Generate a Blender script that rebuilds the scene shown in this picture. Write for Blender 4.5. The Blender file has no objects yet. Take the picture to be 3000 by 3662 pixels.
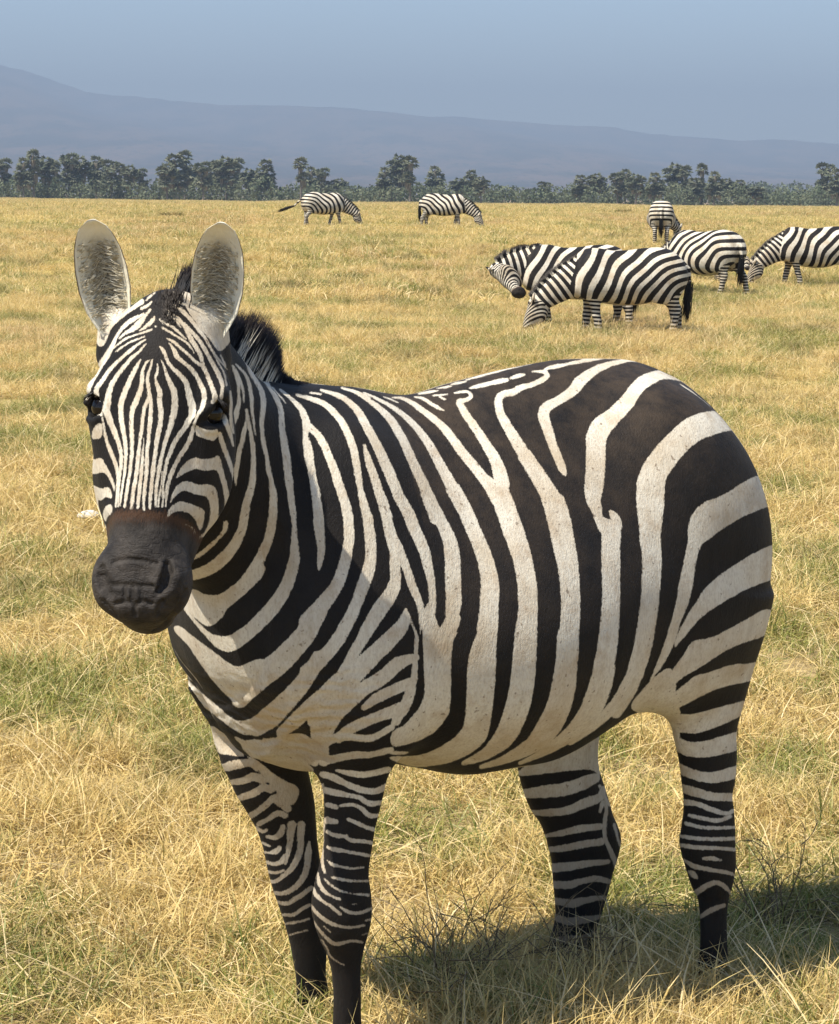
import bpy, bmesh, math, random
import numpy as np
from mathutils import Vector, Matrix

# ---------------------------------------------------------------- camera
F_PX, CX, CY, HORIZON, CAMZ, ROLL = 7970.0, 1500.0, 1831.0, 702.0, 1.66, 0.010
PITCH = math.atan((CY - HORIZON) / F_PX)
CAM = np.array([0, 0, CAMZ])
FWD = np.array([0, math.cos(PITCH), -math.sin(PITCH)])
_r0 = np.array([1.0, 0, 0]); _u0 = np.cross(_r0, FWD)
RIGHT = _r0 * math.cos(ROLL) + _u0 * math.sin(ROLL); UP = np.cross(RIGHT, FWD)
scene = bpy.context.scene
col = scene.collection
cam_data = bpy.data.cameras.new('camera'); camera = bpy.data.objects.new('camera', cam_data); col.objects.link(camera)
cam_data.sensor_fit = 'HORIZONTAL'; cam_data.sensor_width = 36.0; cam_data.lens = 36.0 * F_PX / 3000.0
cam_data.clip_start = 0.1; cam_data.clip_end = 60000
camera.matrix_world = Matrix(((RIGHT[0], UP[0], -FWD[0], CAM[0]), (RIGHT[1], UP[1], -FWD[1], CAM[1]), (RIGHT[2], UP[2], -FWD[2], CAM[2]), (0, 0, 0, 1)))
scene.camera = camera

# ---------------------------------------------------------------- daylight
SUN = np.array([-0.46, -0.32, 0.92]); SUN = SUN / np.linalg.norm(SUN)
sun_el = math.asin(SUN[2]); sun_az = math.atan2(SUN[0], SUN[1])
world = bpy.data.worlds.new('World'); scene.world = world; world.use_nodes = True
wn = world.node_tree.nodes; wl = world.node_tree.links; wn.clear()
sky = wn.new('ShaderNodeTexSky'); sky.sky_type = 'NISHITA'; sky.sun_disc = False
sky.sun_elevation = sun_el; sky.sun_rotation = sun_az
sky.altitude = 1100; sky.air_density = 1.0; sky.dust_density = 0.6; sky.ozone_density = 2.0
bgn = wn.new('ShaderNodeBackground'); bgn.inputs['Strength'].default_value = 0.115
won = wn.new('ShaderNodeOutputWorld'); wl.new(sky.outputs[0], bgn.inputs[0]); wl.new(bgn.outputs[0], won.inputs[0])
sun_data = bpy.data.lights.new('sun', 'SUN'); sun_data.energy = 5.0; sun_data.angle = math.radians(0.53); sun_data.color = (1.0, 0.93, 0.80)
sun = bpy.data.objects.new('sun', sun_data); col.objects.link(sun)
sun.rotation_euler = Vector((-SUN[0], -SUN[1], -SUN[2])).to_track_quat('-Z', 'Y').to_euler()
scene.view_settings.view_transform = 'Standard'; scene.view_settings.look = 'None'
scene.view_settings.exposure = 0.93; scene.view_settings.gamma = 1.0
scene.cycles.use_denoising = True
scene.cycles.volume_bounces = 0; scene.cycles.max_bounces = 6; scene.cycles.transparent_max_bounces = 12

# ---------------------------------------------------------------- pixel rays (a direction only) and frames
def project(X):
    v = np.asarray(X, float) - CAM; z = v @ FWD
    return np.stack([CX + F_PX * (v @ RIGHT) / z, CY - F_PX * (v @ UP) / z, z], -1)
def ray(px, py):
    d = FWD + RIGHT * ((px - CX) / F_PX) + UP * ((CY - py) / F_PX); return d / d[1]
def at_depth(px, py, Y):
    return CAM + ray(px, py) * Y
# ---------------------------------------------------------------- materials and small helpers
def new_mat(name):
    m = bpy.data.materials.new(name); m.use_nodes = True
    nt = m.node_tree; b = nt.nodes['Principled BSDF']
    return m, nt, b
def node(nt, kind, **kw):
    n = nt.nodes.new(kind)
    for k, v in kw.items():
        if k in n.inputs: n.inputs[k].default_value = v
        else: setattr(n, k, v)
    return n
def ramp(nt, fac, stops, interp='LINEAR'):
    r = nt.nodes.new('ShaderNodeValToRGB'); r.color_ramp.interpolation = interp; el = r.color_ramp.elements
    while len(el) < len(stops): el.new(0.5)
    for e, (p, c) in zip(el, stops):
        e.position = p; e.color = (*c, 1) if len(c) == 3 else c
    nt.links.new(fac, r.inputs[0]); return r.outputs[0]
def mixc(nt, fac, a, b, mode='MIX'):
    m = nt.nodes.new('ShaderNodeMix'); m.data_type = 'RGBA'; m.blend_type = mode
    for sock, v in ((m.inputs[0], fac), (m.inputs[6], a), (m.inputs[7], b)):
        if hasattr(v, 'node'): nt.links.new(v, sock)
        else: sock.default_value = v if np.ndim(v) == 0 else (*v, 1)
    return m.outputs[2]
def mth(nt, op, a, b=0.0, c=None):
    m = nt.nodes.new('ShaderNodeMath'); m.operation = op
    for i, v in enumerate((a, b) if c is None else (a, b, c)):
        if hasattr(v, 'node'): nt.links.new(v, m.inputs[i])
        else: m.inputs[i].default_value = v
    return m.outputs[0]
def noise(nt, vec, scale, detail=2.0, rough=0.5, dist=0.0):
    n = nt.nodes.new('ShaderNodeTexNoise'); n.inputs['Scale'].default_value = scale; n.inputs['Detail'].default_value = detail
    n.inputs['Roughness'].default_value = rough; n.inputs['Distortion'].default_value = dist
    if vec is not None: nt.links.new(vec, n.inputs['Vector'])
    return n.outputs['Fac']
def smoothmap(nt, v, lo, hi, tlo=0.0, thi=1.0):
    m = nt.nodes.new('ShaderNodeMapRange'); m.interpolation_type = 'SMOOTHSTEP'
    nt.links.new(v, m.inputs[0]); m.inputs[1].default_value = lo; m.inputs[2].default_value = hi; m.inputs[3].default_value = tlo; m.inputs[4].default_value = thi
    return m.outputs[0]
def attr(nt, name):
    a = nt.nodes.new('ShaderNodeAttribute'); a.attribute_name = name; return a
def stretch(nt, vec, s):
    m = nt.nodes.new('ShaderNodeMapping'); m.inputs['Scale'].default_value = s; nt.links.new(vec, m.inputs['Vector']); return m.outputs[0]
def bump(nt, h, strength, dist, normal=None):
    b = nt.nodes.new('ShaderNodeBump'); b.inputs['Strength'].default_value = strength; b.inputs['Distance'].default_value = dist
    nt.links.new(h, b.inputs['Height'])
    if normal is not None: nt.links.new(normal, b.inputs['Normal'])
    return b.outputs[0]

def make_coat(name, hero=True):
    m, nt, b = new_mat(name)
    tc = node(nt, 'ShaderNodeTexCoord').outputs['Object']
    s = attr(nt, 's').outputs['Fac']
    sc = 1.0 if hero else 0.5
    hair = noise(nt, stretch(nt, tc, (1, 1, 0.35)), 420 if hero else 90, 2, 0.6)
    edge = mth(nt, 'MULTIPLY_ADD', hair, 9.0 if hero else 6, -4.5 if hero else -3)
    wob = mth(nt, 'MULTIPLY_ADD', noise(nt, tc, 60, 2, 0.5), 6.0, -3.0)
    sv = mth(nt, 'ADD', mth(nt, 'ADD', s, edge), wob)
    white = smoothmap(nt, sv, 2.2, -2.2)
    big = noise(nt, tc, 5.0, 4, 0.6); mid = noise(nt, tc, 24, 4, 0.65); fine = noise(nt, stretch(nt, tc, (1, 1, 0.4)), 260, 3, 0.7)
    wcol = mixc(nt, smoothmap(nt, big, 0.42, 0.72), (0.64, 0.595, 0.50), (0.49, 0.405, 0.29))
    wcol = mixc(nt, mth(nt, 'MULTIPLY', smoothmap(nt, mid, 0.48, 0.78), 0.5), wcol, (0.36, 0.25, 0.15))
    wcol = mixc(nt, mth(nt, 'MULTIPLY', smoothmap(nt, fine, 0.40, 0.75), 0.42), wcol, (0.28, 0.20, 0.13))
    wcol = mixc(nt, mth(nt, 'MULTIPLY', smoothmap(nt, noise(nt, stretch(nt, tc, (1, 1, 0.10)), 46, 3, 0.6), 0.48, 0.72), 0.40), wcol, (0.40, 0.325, 0.235))
    wcol = mixc(nt, mth(nt, 'MULTIPLY', smoothmap(nt, noise(nt, tc, 95, 2, 0.5), 0.66, 0.74), 0.7), wcol, (0.16, 0.115, 0.08))
    tan = attr(nt, 'tan').outputs['Fac']
    wcol = mixc(nt, tan, wcol, (0.19, 0.145, 0.10))
    bcol = mixc(nt, smoothmap(nt, big, 0.40, 0.70), (0.0075, 0.0075, 0.0085), (0.015, 0.013, 0.012))
    dust = attr(nt, 'dust').outputs['Fac']
    bcol = mixc(nt, mth(nt, 'MULTIPLY', dust, smoothmap(nt, noise(nt, tc, 14, 5, 0.75), 0.25, 0.75)), bcol, (0.050, 0.036, 0.025))
    bcol = mixc(nt, mth(nt, 'MULTIPLY', smoothmap(nt, fine, 0.60, 0.85), 0.35), bcol, (0.055, 0.042, 0.032))
    c = mixc(nt, white, bcol, wcol)
    mz = attr(nt, 'muzzle').outputs['Fac']
    mw = mth(nt, 'ADD', mz, mth(nt, 'MULTIPLY_ADD', hair, 0.30, -0.15))
    ring = mixc(nt, smoothmap(nt, mw, 0.30, 0.62), (0.062, 0.032, 0.018), mixc(nt, smoothmap(nt, mid, 0.3, 0.75), (0.015, 0.013, 0.012), (0.055, 0.047, 0.041)))
    c = mixc(nt, smoothmap(nt, mw, 0.22, 0.38), c, ring)
    nt.links.new(c, b.inputs['Base Color'])
    b.inputs['Roughness'].default_value = 0.62; b.inputs['Specular IOR Level'].default_value = 0.13
    b.inputs['Sheen Weight'].default_value = 0.015; b.inputs['Sheen Roughness'].default_value = 0.5
    if hero:
        n1 = bump(nt, fine, 0.5, 0.004, bump(nt, noise(nt, stretch(nt, tc, (1, 1, 0.6)), 9, 3, 0.5), 0.25, 0.03))
        wr = attr(nt, 'wrinkle').outputs['Fac']
        wv = node(nt, 'ShaderNodeTexWave', Scale=13.0, Distortion=9.0, Detail=3.0); wv.wave_type = 'BANDS'; wv.bands_direction = 'Z'; nt.links.new(tc, wv.inputs['Vector'])
        n2 = bump(nt, mth(nt, 'MULTIPLY', wv.outputs['Fac'], wr), 0.4, 0.008, n1)
        crease = mth(nt, 'ABSOLUTE', mth(nt, 'SUBTRACT', noise(nt, stretch(nt, tc, (1, 1, 2.2)), 26, 3, 0.55, 0.6), 0.5))
        pores = mth(nt, 'ADD', mth(nt, 'MINIMUM', mth(nt, 'MULTIPLY', crease, 9.0), 0.6), mth(nt, 'MULTIPLY', noise(nt, tc, 190, 3, 0.6), 0.35))
        n3 = bump(nt, mth(nt, 'MULTIPLY', pores, smoothmap(nt, mz, 0.6, 0.95)), 0.35, 0.004, n2)
        nt.links.new(n3, b.inputs['Normal'])
    return m
def noise_col(nt, vec):
    n = nt.nodes.new('ShaderNodeTexNoise'); n.inputs['Scale'].default_value = 30; nt.links.new(vec, n.inputs['Vector']); return n.outputs['Color']
def plain(name, colr, rough=0.6, spec=0.3, var=None, vscale=40):
    m, nt, b = new_mat(name)
    b.inputs['Roughness'].default_value = rough; b.inputs['Specular IOR Level'].default_value = spec
    if var is None: b.inputs['Base Color'].default_value = (*colr, 1)
    else:
        tc = node(nt, 'ShaderNodeTexCoord').outputs['Object']
        nt.links.new(mixc(nt, smoothmap(nt, noise(nt, tc, vscale, 3, 0.6), 0.35, 0.7), colr, var), b.inputs['Base Color'])
    return m

def mesh_obj(name, V, faces, mats, parent=None, smooth=True, attrs=None, matidx=None):
    me = bpy.data.meshes.new(name)
    V = np.asarray(V, float)
    me.from_pydata(V.tolist(), [], faces if isinstance(faces, list) else faces.tolist())
    for mt in (mats if isinstance(mats, (list, tuple)) else [mats]): me.materials.append(mt)
    if smooth: me.shade_smooth()
    for k, v in (attrs or {}).items():
        at = me.attributes.new(k, 'FLOAT', 'POINT'); at.data.foreach_set('value', np.asarray(v, np.float32))
    if matidx is not None: me.polygons.foreach_set('material_index', np.asarray(matidx, np.int32))
    me.update()
    o = bpy.data.objects.new(name, me); col.objects.link(o)
    if parent is not None: o.parent = parent
    return o
def thing(name, label, cat, loc=(0, 0, 0), rotz=0.0, group=None):
    o = bpy.data.objects.new(name, None); col.objects.link(o); o.empty_display_size = 0.1
    o.location = loc; o.rotation_euler = (0, 0, rotz); o['label'] = label; o['category'] = cat
    if group: o['group'] = group
    return o
def strands(roots, dirs, lens, rad, bend, segs=3, rng=None):
    """tapered three-sided hairs -> verts, faces, along (0 root .. 1 tip)"""
    roots = np.asarray(roots); n = len(roots); dirs = dirs / np.linalg.norm(dirs, axis=1, keepdims=True)
    ref = np.where(np.abs(dirs[:, 2:3]) > 0.9, [[1.0, 0, 0]], [[0, 0, 1.0]])
    u = np.cross(dirs, ref); u /= np.linalg.norm(u, axis=1, keepdims=True); w = np.cross(dirs, u)
    V = []; al = []
    for k in range(segs + 1):
        t = k / segs; c = roots + dirs * (lens[:, None] * t) + bend * (lens[:, None] * t * t)
        r = np.asarray(rad) * (1 - t) ** 0.7
        if k == segs: V.append(c[:, None, :]); al.append(np.full((n, 1), 1.0)); break
        ring = np.stack([c + (u * math.cos(a) + w * math.sin(a)) * np.reshape(r, (-1, 1)) for a in (0, 2.094, 4.189)], 1)
        V.append(ring); al.append(np.full((n, 3), t))
    V = np.concatenate(V, 1); per = V.shape[1]; base = np.arange(n)[:, None] * per
    F = []
    for k in range(segs - 1):
        for j in range(3):
            q = np.array([k*3+j, k*3+(j+1) % 3, (k+1)*3+(j+1) % 3, (k+1)*3+j]); F.append(base + q)
    F = np.concatenate(F).tolist() if F else []
    for j in range(3):
        q = np.array([(segs-1)*3+j, (segs-1)*3+(j+1) % 3, per-1]); F += (base + q).tolist()
    return V.reshape(-1, 3), F, np.concatenate(al, 1).ravel()
# ---------------------------------------------------------------- implicit modelling helpers (pure numpy)
def cubic(xs, ys, x):
    """monotone-ish cubic interpolation through stations"""
    xs = np.asarray(xs, float); ys = np.asarray(ys, float); x = np.clip(x, xs[0], xs[-1])
    h = np.diff(xs); d = np.diff(ys) / h
    m = np.empty_like(ys); m[0] = d[0]; m[-1] = d[-1]
    for i in range(1, len(xs) - 1):
        m[i] = 0 if d[i-1] * d[i] <= 0 else 2 * d[i-1] * d[i] / (d[i-1] + d[i])
    i = np.clip(np.searchsorted(xs, x) - 1, 0, len(h) - 1)
    t = (x - xs[i]) / h[i]; t2 = t * t; t3 = t2 * t
    return (2*t3-3*t2+1)*ys[i] + (t3-2*t2+t)*h[i]*m[i] + (-2*t3+3*t2)*ys[i+1] + (t3-t2)*h[i]*m[i+1]

class Ell:                                   # ellipsoid, optional axes matrix (columns = axes)
    def __init__(s, c, r, k=0.05, M=None, sub=False):
        s.c = np.asarray(c, float); s.r = np.asarray(r, float); s.k = k; s.sub = sub
        s.M = np.eye(3) if M is None else np.asarray(M, float)
    def box(s):
        e = np.sqrt(((s.M * s.r) ** 2).sum(1)); return s.c - e, s.c + e
    def d(s, a, b, z):
        M = s.M; A = a - s.c[0]; B = b - s.c[1]; Z = z - s.c[2]
        q = [(M[0, i]*A + M[1, i]*B + M[2, i]*Z) / s.r[i] for i in range(3)]
        k0 = np.sqrt(q[0]**2 + q[1]**2 + q[2]**2)
        k1 = np.sqrt((q[0]/s.r[0])**2 + (q[1]/s.r[1])**2 + (q[2]/s.r[2])**2) + 1e-9
        return k0 * (k0 - 1) / k1

class Cone:                                  # chain of round cones, squashed along a lateral axis
    def __init__(s, pts, rs, k=0.05, lat=None, sq=1.0, sub=False):
        s.p = np.asarray(pts, float); s.rs = np.asarray(rs, float); s.k = k; s.sq = sq; s.sub = sub
        s.lat = None if lat is None else np.asarray(lat, float) / np.linalg.norm(lat)
        s.T = np.eye(3) if s.lat is None else np.eye(3) + (1/sq - 1) * np.outer(s.lat, s.lat)
    def box(s):
        R = max(s.rs); return s.p.min(0) - R, s.p.max(0) + R
    def d(s, a, b, z):
        T = s.T; X = T[0,0]*a+T[0,1]*b+T[0,2]*z; Y = T[1,0]*a+T[1,1]*b+T[1,2]*z; Z = T[2,0]*a+T[2,1]*b+T[2,2]*z
        P = s.p @ T.T; out = None
        for i in range(len(P) - 1):
            v = P[i+1] - P[i]; L2 = v @ v
            t = np.clip(((X-P[i,0])*v[0] + (Y-P[i,1])*v[1] + (Z-P[i,2])*v[2]) / L2, 0, 1)
            r = s.rs[i] + (s.rs[i+1] - s.rs[i]) * (t*t*(3-2*t)*0.4 + t*0.6)
            e = np.sqrt((X-P[i,0]-t*v[0])**2 + (Y-P[i,1]-t*v[1])**2 + (Z-P[i,2]-t*v[2])**2) - r
            out = e if out is None else np.minimum(out, e)
        return out * (0.5 + 0.5 * s.sq)

class LoftA:                                 # trunk: stations along a, with top, bottom and half width
    def __init__(s, a, top, bot, w, k=0.05, egg=0.22, bc=0.0):
        s.a, s.top, s.bot, s.w, s.k, s.egg, s.bc = [np.asarray(x, float) if np.ndim(x) else x for x in (a, top, bot, w, k, egg, bc)]; s.sub = False
    def box(s):
        return np.array([s.a[0], -max(s.w)*1.1, min(s.bot)]), np.array([s.a[-1], max(s.w)*1.1, max(s.top)])
    def d(s, a, b, z):
        t = cubic(s.a, s.top, a); o = cubic(s.a, s.bot, a); w = cubic(s.a, s.w, a)
        zc = (t + o) / 2; hh = (t - o) / 2; v = (z - zc) / hh
        ww = w * np.clip(1 - s.egg * v - 0.1 * v * v, 0.3, 2)
        q = np.sqrt(((b - s.bc) / ww) ** 2 + v * v)
        e = (q - 1) * np.minimum(w, hh) * 0.95
        return np.maximum(e, np.maximum(s.a[0] - a, a - s.a[-1]))

class LoftZ:                                 # leg: stations along z with centre and two half widths
    def __init__(s, st, k=0.04):
        st = sorted(st); s.z, s.ac, s.bc, s.ra, s.rb = np.array(st, float).T; s.k = k; s.sub = False
    def box(s):
        return (np.array([(s.ac-s.ra).min(), (s.bc-s.rb).min(), s.z[0]]), np.array([(s.ac+s.ra).max(), (s.bc+s.rb).max(), s.z[-1]]))
    def d(s, a, b, z):
        ac = cubic(s.z, s.ac, z); bc = cubic(s.z, s.bc, z); ra = cubic(s.z, s.ra, z); rb = cubic(s.z, s.rb, z)
        q = np.sqrt(((a-ac)/ra)**2 + ((b-bc)/rb)**2)
        e = (q - 1) * np.minimum(ra, rb)
        return np.maximum(e, np.maximum(s.z[0] - z, z - s.z[-1]))

def smin(x, y, k):
    h = np.maximum(k - np.abs(x - y), 0) / k
    return np.minimum(x, y) - h * h * k * 0.25

def sdf_eval(prims, a, b, z):
    D = np.full(np.broadcast(a, b, z).shape, 9.0)
    for p in prims:
        e = p.d(a, b, z)
        D = -smin(-D, e, p.k) if p.sub else smin(D, e, p.k)
    return D

def sdf_mesh(prims, h):
    """naive surface nets over the union of primitives -> verts, quads"""
    lo = np.min([p.box()[0] for p in prims if not p.sub], 0) - 4*h; hi = np.max([p.box()[1] for p in prims if not p.sub], 0) + 4*h
    n = np.ceil((hi - lo) / h).astype(int) + 1
    ax = [(lo[i] + h * np.arange(n[i])).astype(np.float32) for i in range(3)]
    D = np.full(n, 0.5, np.float32)
    for p in prims:
        bl, bh = p.box(); pad = p.k + 3*h
        i0 = np.clip(np.floor((bl - pad - lo) / h).astype(int), 0, n - 1); i1 = np.clip(np.ceil((bh + pad - lo) / h).astype(int) + 1, 1, n)
        s = tuple(slice(i0[j], i1[j]) for j in range(3))
        e = p.d(ax[0][s[0]][:, None, None], ax[1][s[1]][None, :, None], ax[2][s[2]][None, None, :]).astype(np.float32)
        D[s] = -smin(-D[s], e, p.k) if p.sub else smin(D[s], e, p.k)
    S = D < 0
    c = np.zeros(np.array(n) - 1, np.uint8)
    for dx in (0, 1):
        for dy in (0, 1):
            for dz in (0, 1):
                c += S[dx:n[0]-1+dx, dy:n[1]-1+dy, dz:n[2]-1+dz]
    act = np.argwhere((c > 0) & (c < 8))
    idx = np.full(c.shape, -1, np.int32); idx[tuple(act.T)] = np.arange(len(act))
    corner = np.array([[i, j, k] for i in (0, 1) for j in (0, 1) for k in (0, 1)])
    vals = np.stack([D[tuple((act + o).T)] for o in corner], 1).astype(float)
    acc = np.zeros((len(act), 3)); cnt = np.zeros(len(act))
    for i in range(8):
        for j in range(i + 1, 8):
            if np.abs(corner[i] - corner[j]).sum() == 1:
                m = (vals[:, i] < 0) != (vals[:, j] < 0)
                t = vals[m, i] / (vals[m, i] - vals[m, j])
                acc[m] += corner[i] + t[:, None] * (corner[j] - corner[i]); cnt[m] += 1
    V = lo + h * (act + acc / cnt[:, None])
    Q = []
    for ax_ in range(3):
        o = [1, 2, 0][ax_], [2, 0, 1][ax_]
        sl0 = [slice(None)] * 3; sl1 = [slice(None)] * 3
        sl0[ax_] = slice(0, -1); sl1[ax_] = slice(1, None)
        A = S[tuple(sl0)]; B = S[tuple(sl1)]
        e = np.argwhere(A != B); e = e[(e[:, o[0]] > 0) & (e[:, o[1]] > 0)]
        inside = A[tuple(e.T)]
        u = np.zeros(3, int); u[o[0]] = 1; v = np.zeros(3, int); v[o[1]] = 1
        e = np.minimum(e, np.array(c.shape) - 1)
        q = np.stack([idx[tuple((e - u - v).T)], idx[tuple((e - v).T)], idx[tuple(e.T)], idx[tuple((e - u).T)]], 1)
        q[~inside] = q[~inside][:, ::-1]
        Q.append(q)
    Q = np.concatenate(Q); Q = Q[(Q >= 0).all(1)]
    return V, Q

def lap_smooth(V, Q, it=2, lam=0.5):
    E = np.concatenate([Q[:, [0, 1]], Q[:, [1, 2]], Q[:, [2, 3]], Q[:, [3, 0]]]); E = np.concatenate([E, E[:, ::-1]])
    n = len(V); deg = np.bincount(E[:, 0], minlength=n)[:, None]
    for j in range(it * 2):
        S = np.stack([np.bincount(E[:, 0], V[E[:, 1], k], n) for k in range(3)], 1) / np.maximum(deg, 1)
        V = V + (S - V) * (lam if j % 2 == 0 else -lam * 1.02)
    return V

def vert_normals(V, Q):
    nf = np.cross(V[Q[:, 2]] - V[Q[:, 0]], V[Q[:, 3]] - V[Q[:, 1]])
    N = np.zeros_like(V)
    for i in range(4):
        for k in range(3): N[:, k] += np.bincount(Q[:, i], nf[:, k], len(V))
    return N / (np.linalg.norm(N, axis=1, keepdims=True) + 1e-12)
# ---------------------------------------------------------------- land
def horizon_y(px): return HORIZON + ROLL * (px - CX)
_TD = [-400, 0, 9, 14, 20, 27, 33, 40, 53, 70, 110, 200, 520, 1400, 60000]
_TZ = [0, 0, 0, -0.02, -0.05, -0.05, 0.02, 0.09, 0.47, 0.67, 0.74, 0.62, 0.10, 0.0, 0.0]
def ground_z(x, y):
    x = np.asarray(x, float); y = np.asarray(y, float)
    d = np.sqrt(y * np.abs(y) * np.sign(y) * 1.0 + 0 * x) if False else y
    base = cubic(_TD, _TZ, d)
    w = np.clip((d - 6) / 10, 0, 1)
    return base + w * (0.035 * np.sin(x * 0.9 + 0.35 * y) * np.sin(0.42 * y + 1.3 + 0.2 * x) + 0.03 * np.sin(0.31 * x - 0.5 * y + 2)) + np.clip((d - 120) / 300, 0, 1) * 0.16 * (np.sin(x * 0.11 + 1) * np.sin(0.037 * y) + 0.6 * np.sin(x * 0.31 + 0.02 * y))
def ground_hit(px, py):
    """where the ray through this pixel meets the land"""
    d = ray(px, py); t = 3.0; lo = 3.0; hi = 3000.0
    ts = np.geomspace(3, 3000, 4000); P = CAM + d * ts[:, None]; g = P[:, 2] - ground_z(P[:, 0], P[:, 1]); k = np.where(g < 0)[0]
    return P[k[0]] if len(k) else P[-1]
def at_ground(px, Y):
    """ground point at distance Y below pixel column px"""
    d = ray(px, horizon_y(px) + F_PX * 1.6 / Y); x = d[0] * Y; return np.array([x, Y, float(ground_z(x, Y))])

def land_color(nt, pos):
    """world-scale patches of straw, tan and green shared by the sward and the soil"""
    n1 = noise(nt, pos, 0.55, 3, 0.55); n2 = noise(nt, stretch(nt, pos, (1, 0.45, 1)), 1.9, 3, 0.6); n3 = noise(nt, stretch(nt, pos, (1, 0.22, 1)), 0.16, 3, 0.5)
    green = smoothmap(nt, mth(nt, 'ADD', mth(nt, 'MULTIPLY', n1, 0.5), mth(nt, 'MULTIPLY', n2, 0.5)), 0.44, 0.60)
    tan = smoothmap(nt, mth(nt, 'ADD', mth(nt, 'MULTIPLY', n3, 0.6), mth(nt, 'MULTIPLY', n2, 0.4)), 0.47, 0.60)
    dark = smoothmap(nt, mth(nt, 'ADD', mth(nt, 'MULTIPLY', noise(nt, stretch(nt, pos, (1, 0.6, 1)), 1.1, 4, 0.6, 0.4), 0.75), mth(nt, 'MULTIPLY', n1, 0.25)), 0.52, 0.64)
    return green, tan, dark
def make_ground():
    m, nt, b = new_mat('savanna_soil')
    pos = node(nt, 'ShaderNodeNewGeometry').outputs['Position']
    green, tan, dark = land_color(nt, pos)
    c = mixc(nt, green, (0.43, 0.325, 0.115), (0.25, 0.235, 0.058)); c = mixc(nt, mth(nt, 'MULTIPLY', tan, 0.7), c, (0.42, 0.27, 0.12)); c = mixc(nt, mth(nt, 'MULTIPLY', dark, 0.6), c, (0.17, 0.135, 0.05))
    fine = noise(nt, stretch(nt, pos, (1, 0.3, 1)), 7, 4, 0.7)
    c = mixc(nt, mth(nt, 'MULTIPLY', smoothmap(nt, fine, 0.5, 0.75), 0.5), c, (0.12, 0.10, 0.04))
    near = mixc(nt, smoothmap(nt, noise(nt, pos, 30, 4, 0.7), 0.35, 0.7), (0.22, 0.165, 0.08), (0.40, 0.30, 0.15))
    sep = node(nt, 'ShaderNodeSeparateXYZ'); nt.links.new(pos, sep.inputs[0])
    c = mixc(nt, smoothmap(nt, sep.outputs[1], 9, 26), near, c)
    far = mixc(nt, smoothmap(nt, noise(nt, stretch(nt, pos, (1, 0.15, 1)), 0.02, 4, 0.7), 0.45, 0.62), (0.26, 0.19, 0.13), (0.13, 0.12, 0.08))
    c = mixc(nt, smoothmap(nt, sep.outputs[1], 560, 700), c, far)
    nt.links.new(c, b.inputs['Base Color']); b.inputs['Roughness'].default_value = 0.95; b.inputs['Specular IOR Level'].default_value = 0.05
    nt.links.new(bump(nt, fine, 0.5, 0.05), b.inputs['Normal'])
    return m
ys = np.concatenate([np.linspace(-60, 2, 6), np.arange(2.4, 16, 0.4), np.arange(16, 60, 1.0), np.geomspace(60, 2600, 60)])
tx = np.sinh(np.linspace(-3.2, 3.2, 61)) / np.sinh(3.2)
GX, GY = np.meshgrid(tx, ys); GX = GX * np.maximum(40, np.abs(GY) * 1.3 + 30)
GV = np.stack([GX, GY, ground_z(GX, GY)], -1); nr, nc = GX.shape
GF = [[i*nc+j, i*nc+j+1, (i+1)*nc+j+1, (i+1)*nc+j] for i in range(nr-1) for j in range(nc-1)]
ground = mesh_obj('ground', GV.reshape(-1, 3), GF, make_ground()); ground['kind'] = 'structure'

# far plain rising into the long hazy mountain
RX = [-2600, -1200, -400, 0, 150, 300, 420, 560, 700, 1000, 1400, 1800, 2100, 2400, 2600, 3000, 4200, 5600]
RY = [20, 90, 190, 240, 277, 336, 349, 362, 377, 392, 412, 440, 462, 490, 508, 526, 575, 630]
def make_hill_mat():
    m, nt, b = new_mat('mountain_scrub'); pos = node(nt, 'ShaderNodeNewGeometry').outputs['Position']
    n1 = noise(nt, stretch(nt, pos, (1, 0.25, 1)), 0.006, 5, 0.65); n2 = noise(nt, stretch(nt, pos, (1, 0.12, 1)), 0.05, 4, 0.7)
    c = mixc(nt, smoothmap(nt, n1, 0.40, 0.62), (0.125, 0.088, 0.072), (0.045, 0.044, 0.045)); c = mixc(nt, smoothmap(nt, n2, 0.52, 0.66), c, (0.03, 0.035, 0.03))
    nt.links.new(c, b.inputs['Base Color']); b.inputs['Roughness'].default_value = 1.0; b.inputs['Specular IOR Level'].default_value = 0.0
    return m
HD = np.concatenate([np.geomspace(2500, 9000, 26), [9600, 10400]])
hx = np.linspace(-2600, 5600, 190); rg = np.random.default_rng(3)
jag = np.convolve(rg.normal(0, 1, 190), np.ones(3) / 3, 'same') * 5
V_ = []
for D in HD:
    f = np.clip((D - 2450) / 6550, 0, 1) ** 1.55
    if D > 9000: f = 1 - (D - 9000) / 1400 * 1.0
    for k, px in enumerate(hx):
        top = (horizon_y(px) - np.interp(px, RX, RY)) / F_PX * 9000 + CAMZ
        und = 1 + 0.10 * math.sin(px * 0.004 + D * 0.0011) * (f < 0.98)
        V_.append(((px - CX) / F_PX * D, D, max(top * f * und + jag[k] * f - 2.0 * (D <= 2500), -3.0)))
n = len(hx)
hills = mesh_obj('hills', V_, [[i*n+j, i*n+j+1, (i+1)*n+j+1, (i+1)*n+j] for i in range(len(HD)-1) for j in range(n-1)], make_hill_mat()); hills['kind'] = 'structure'
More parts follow.
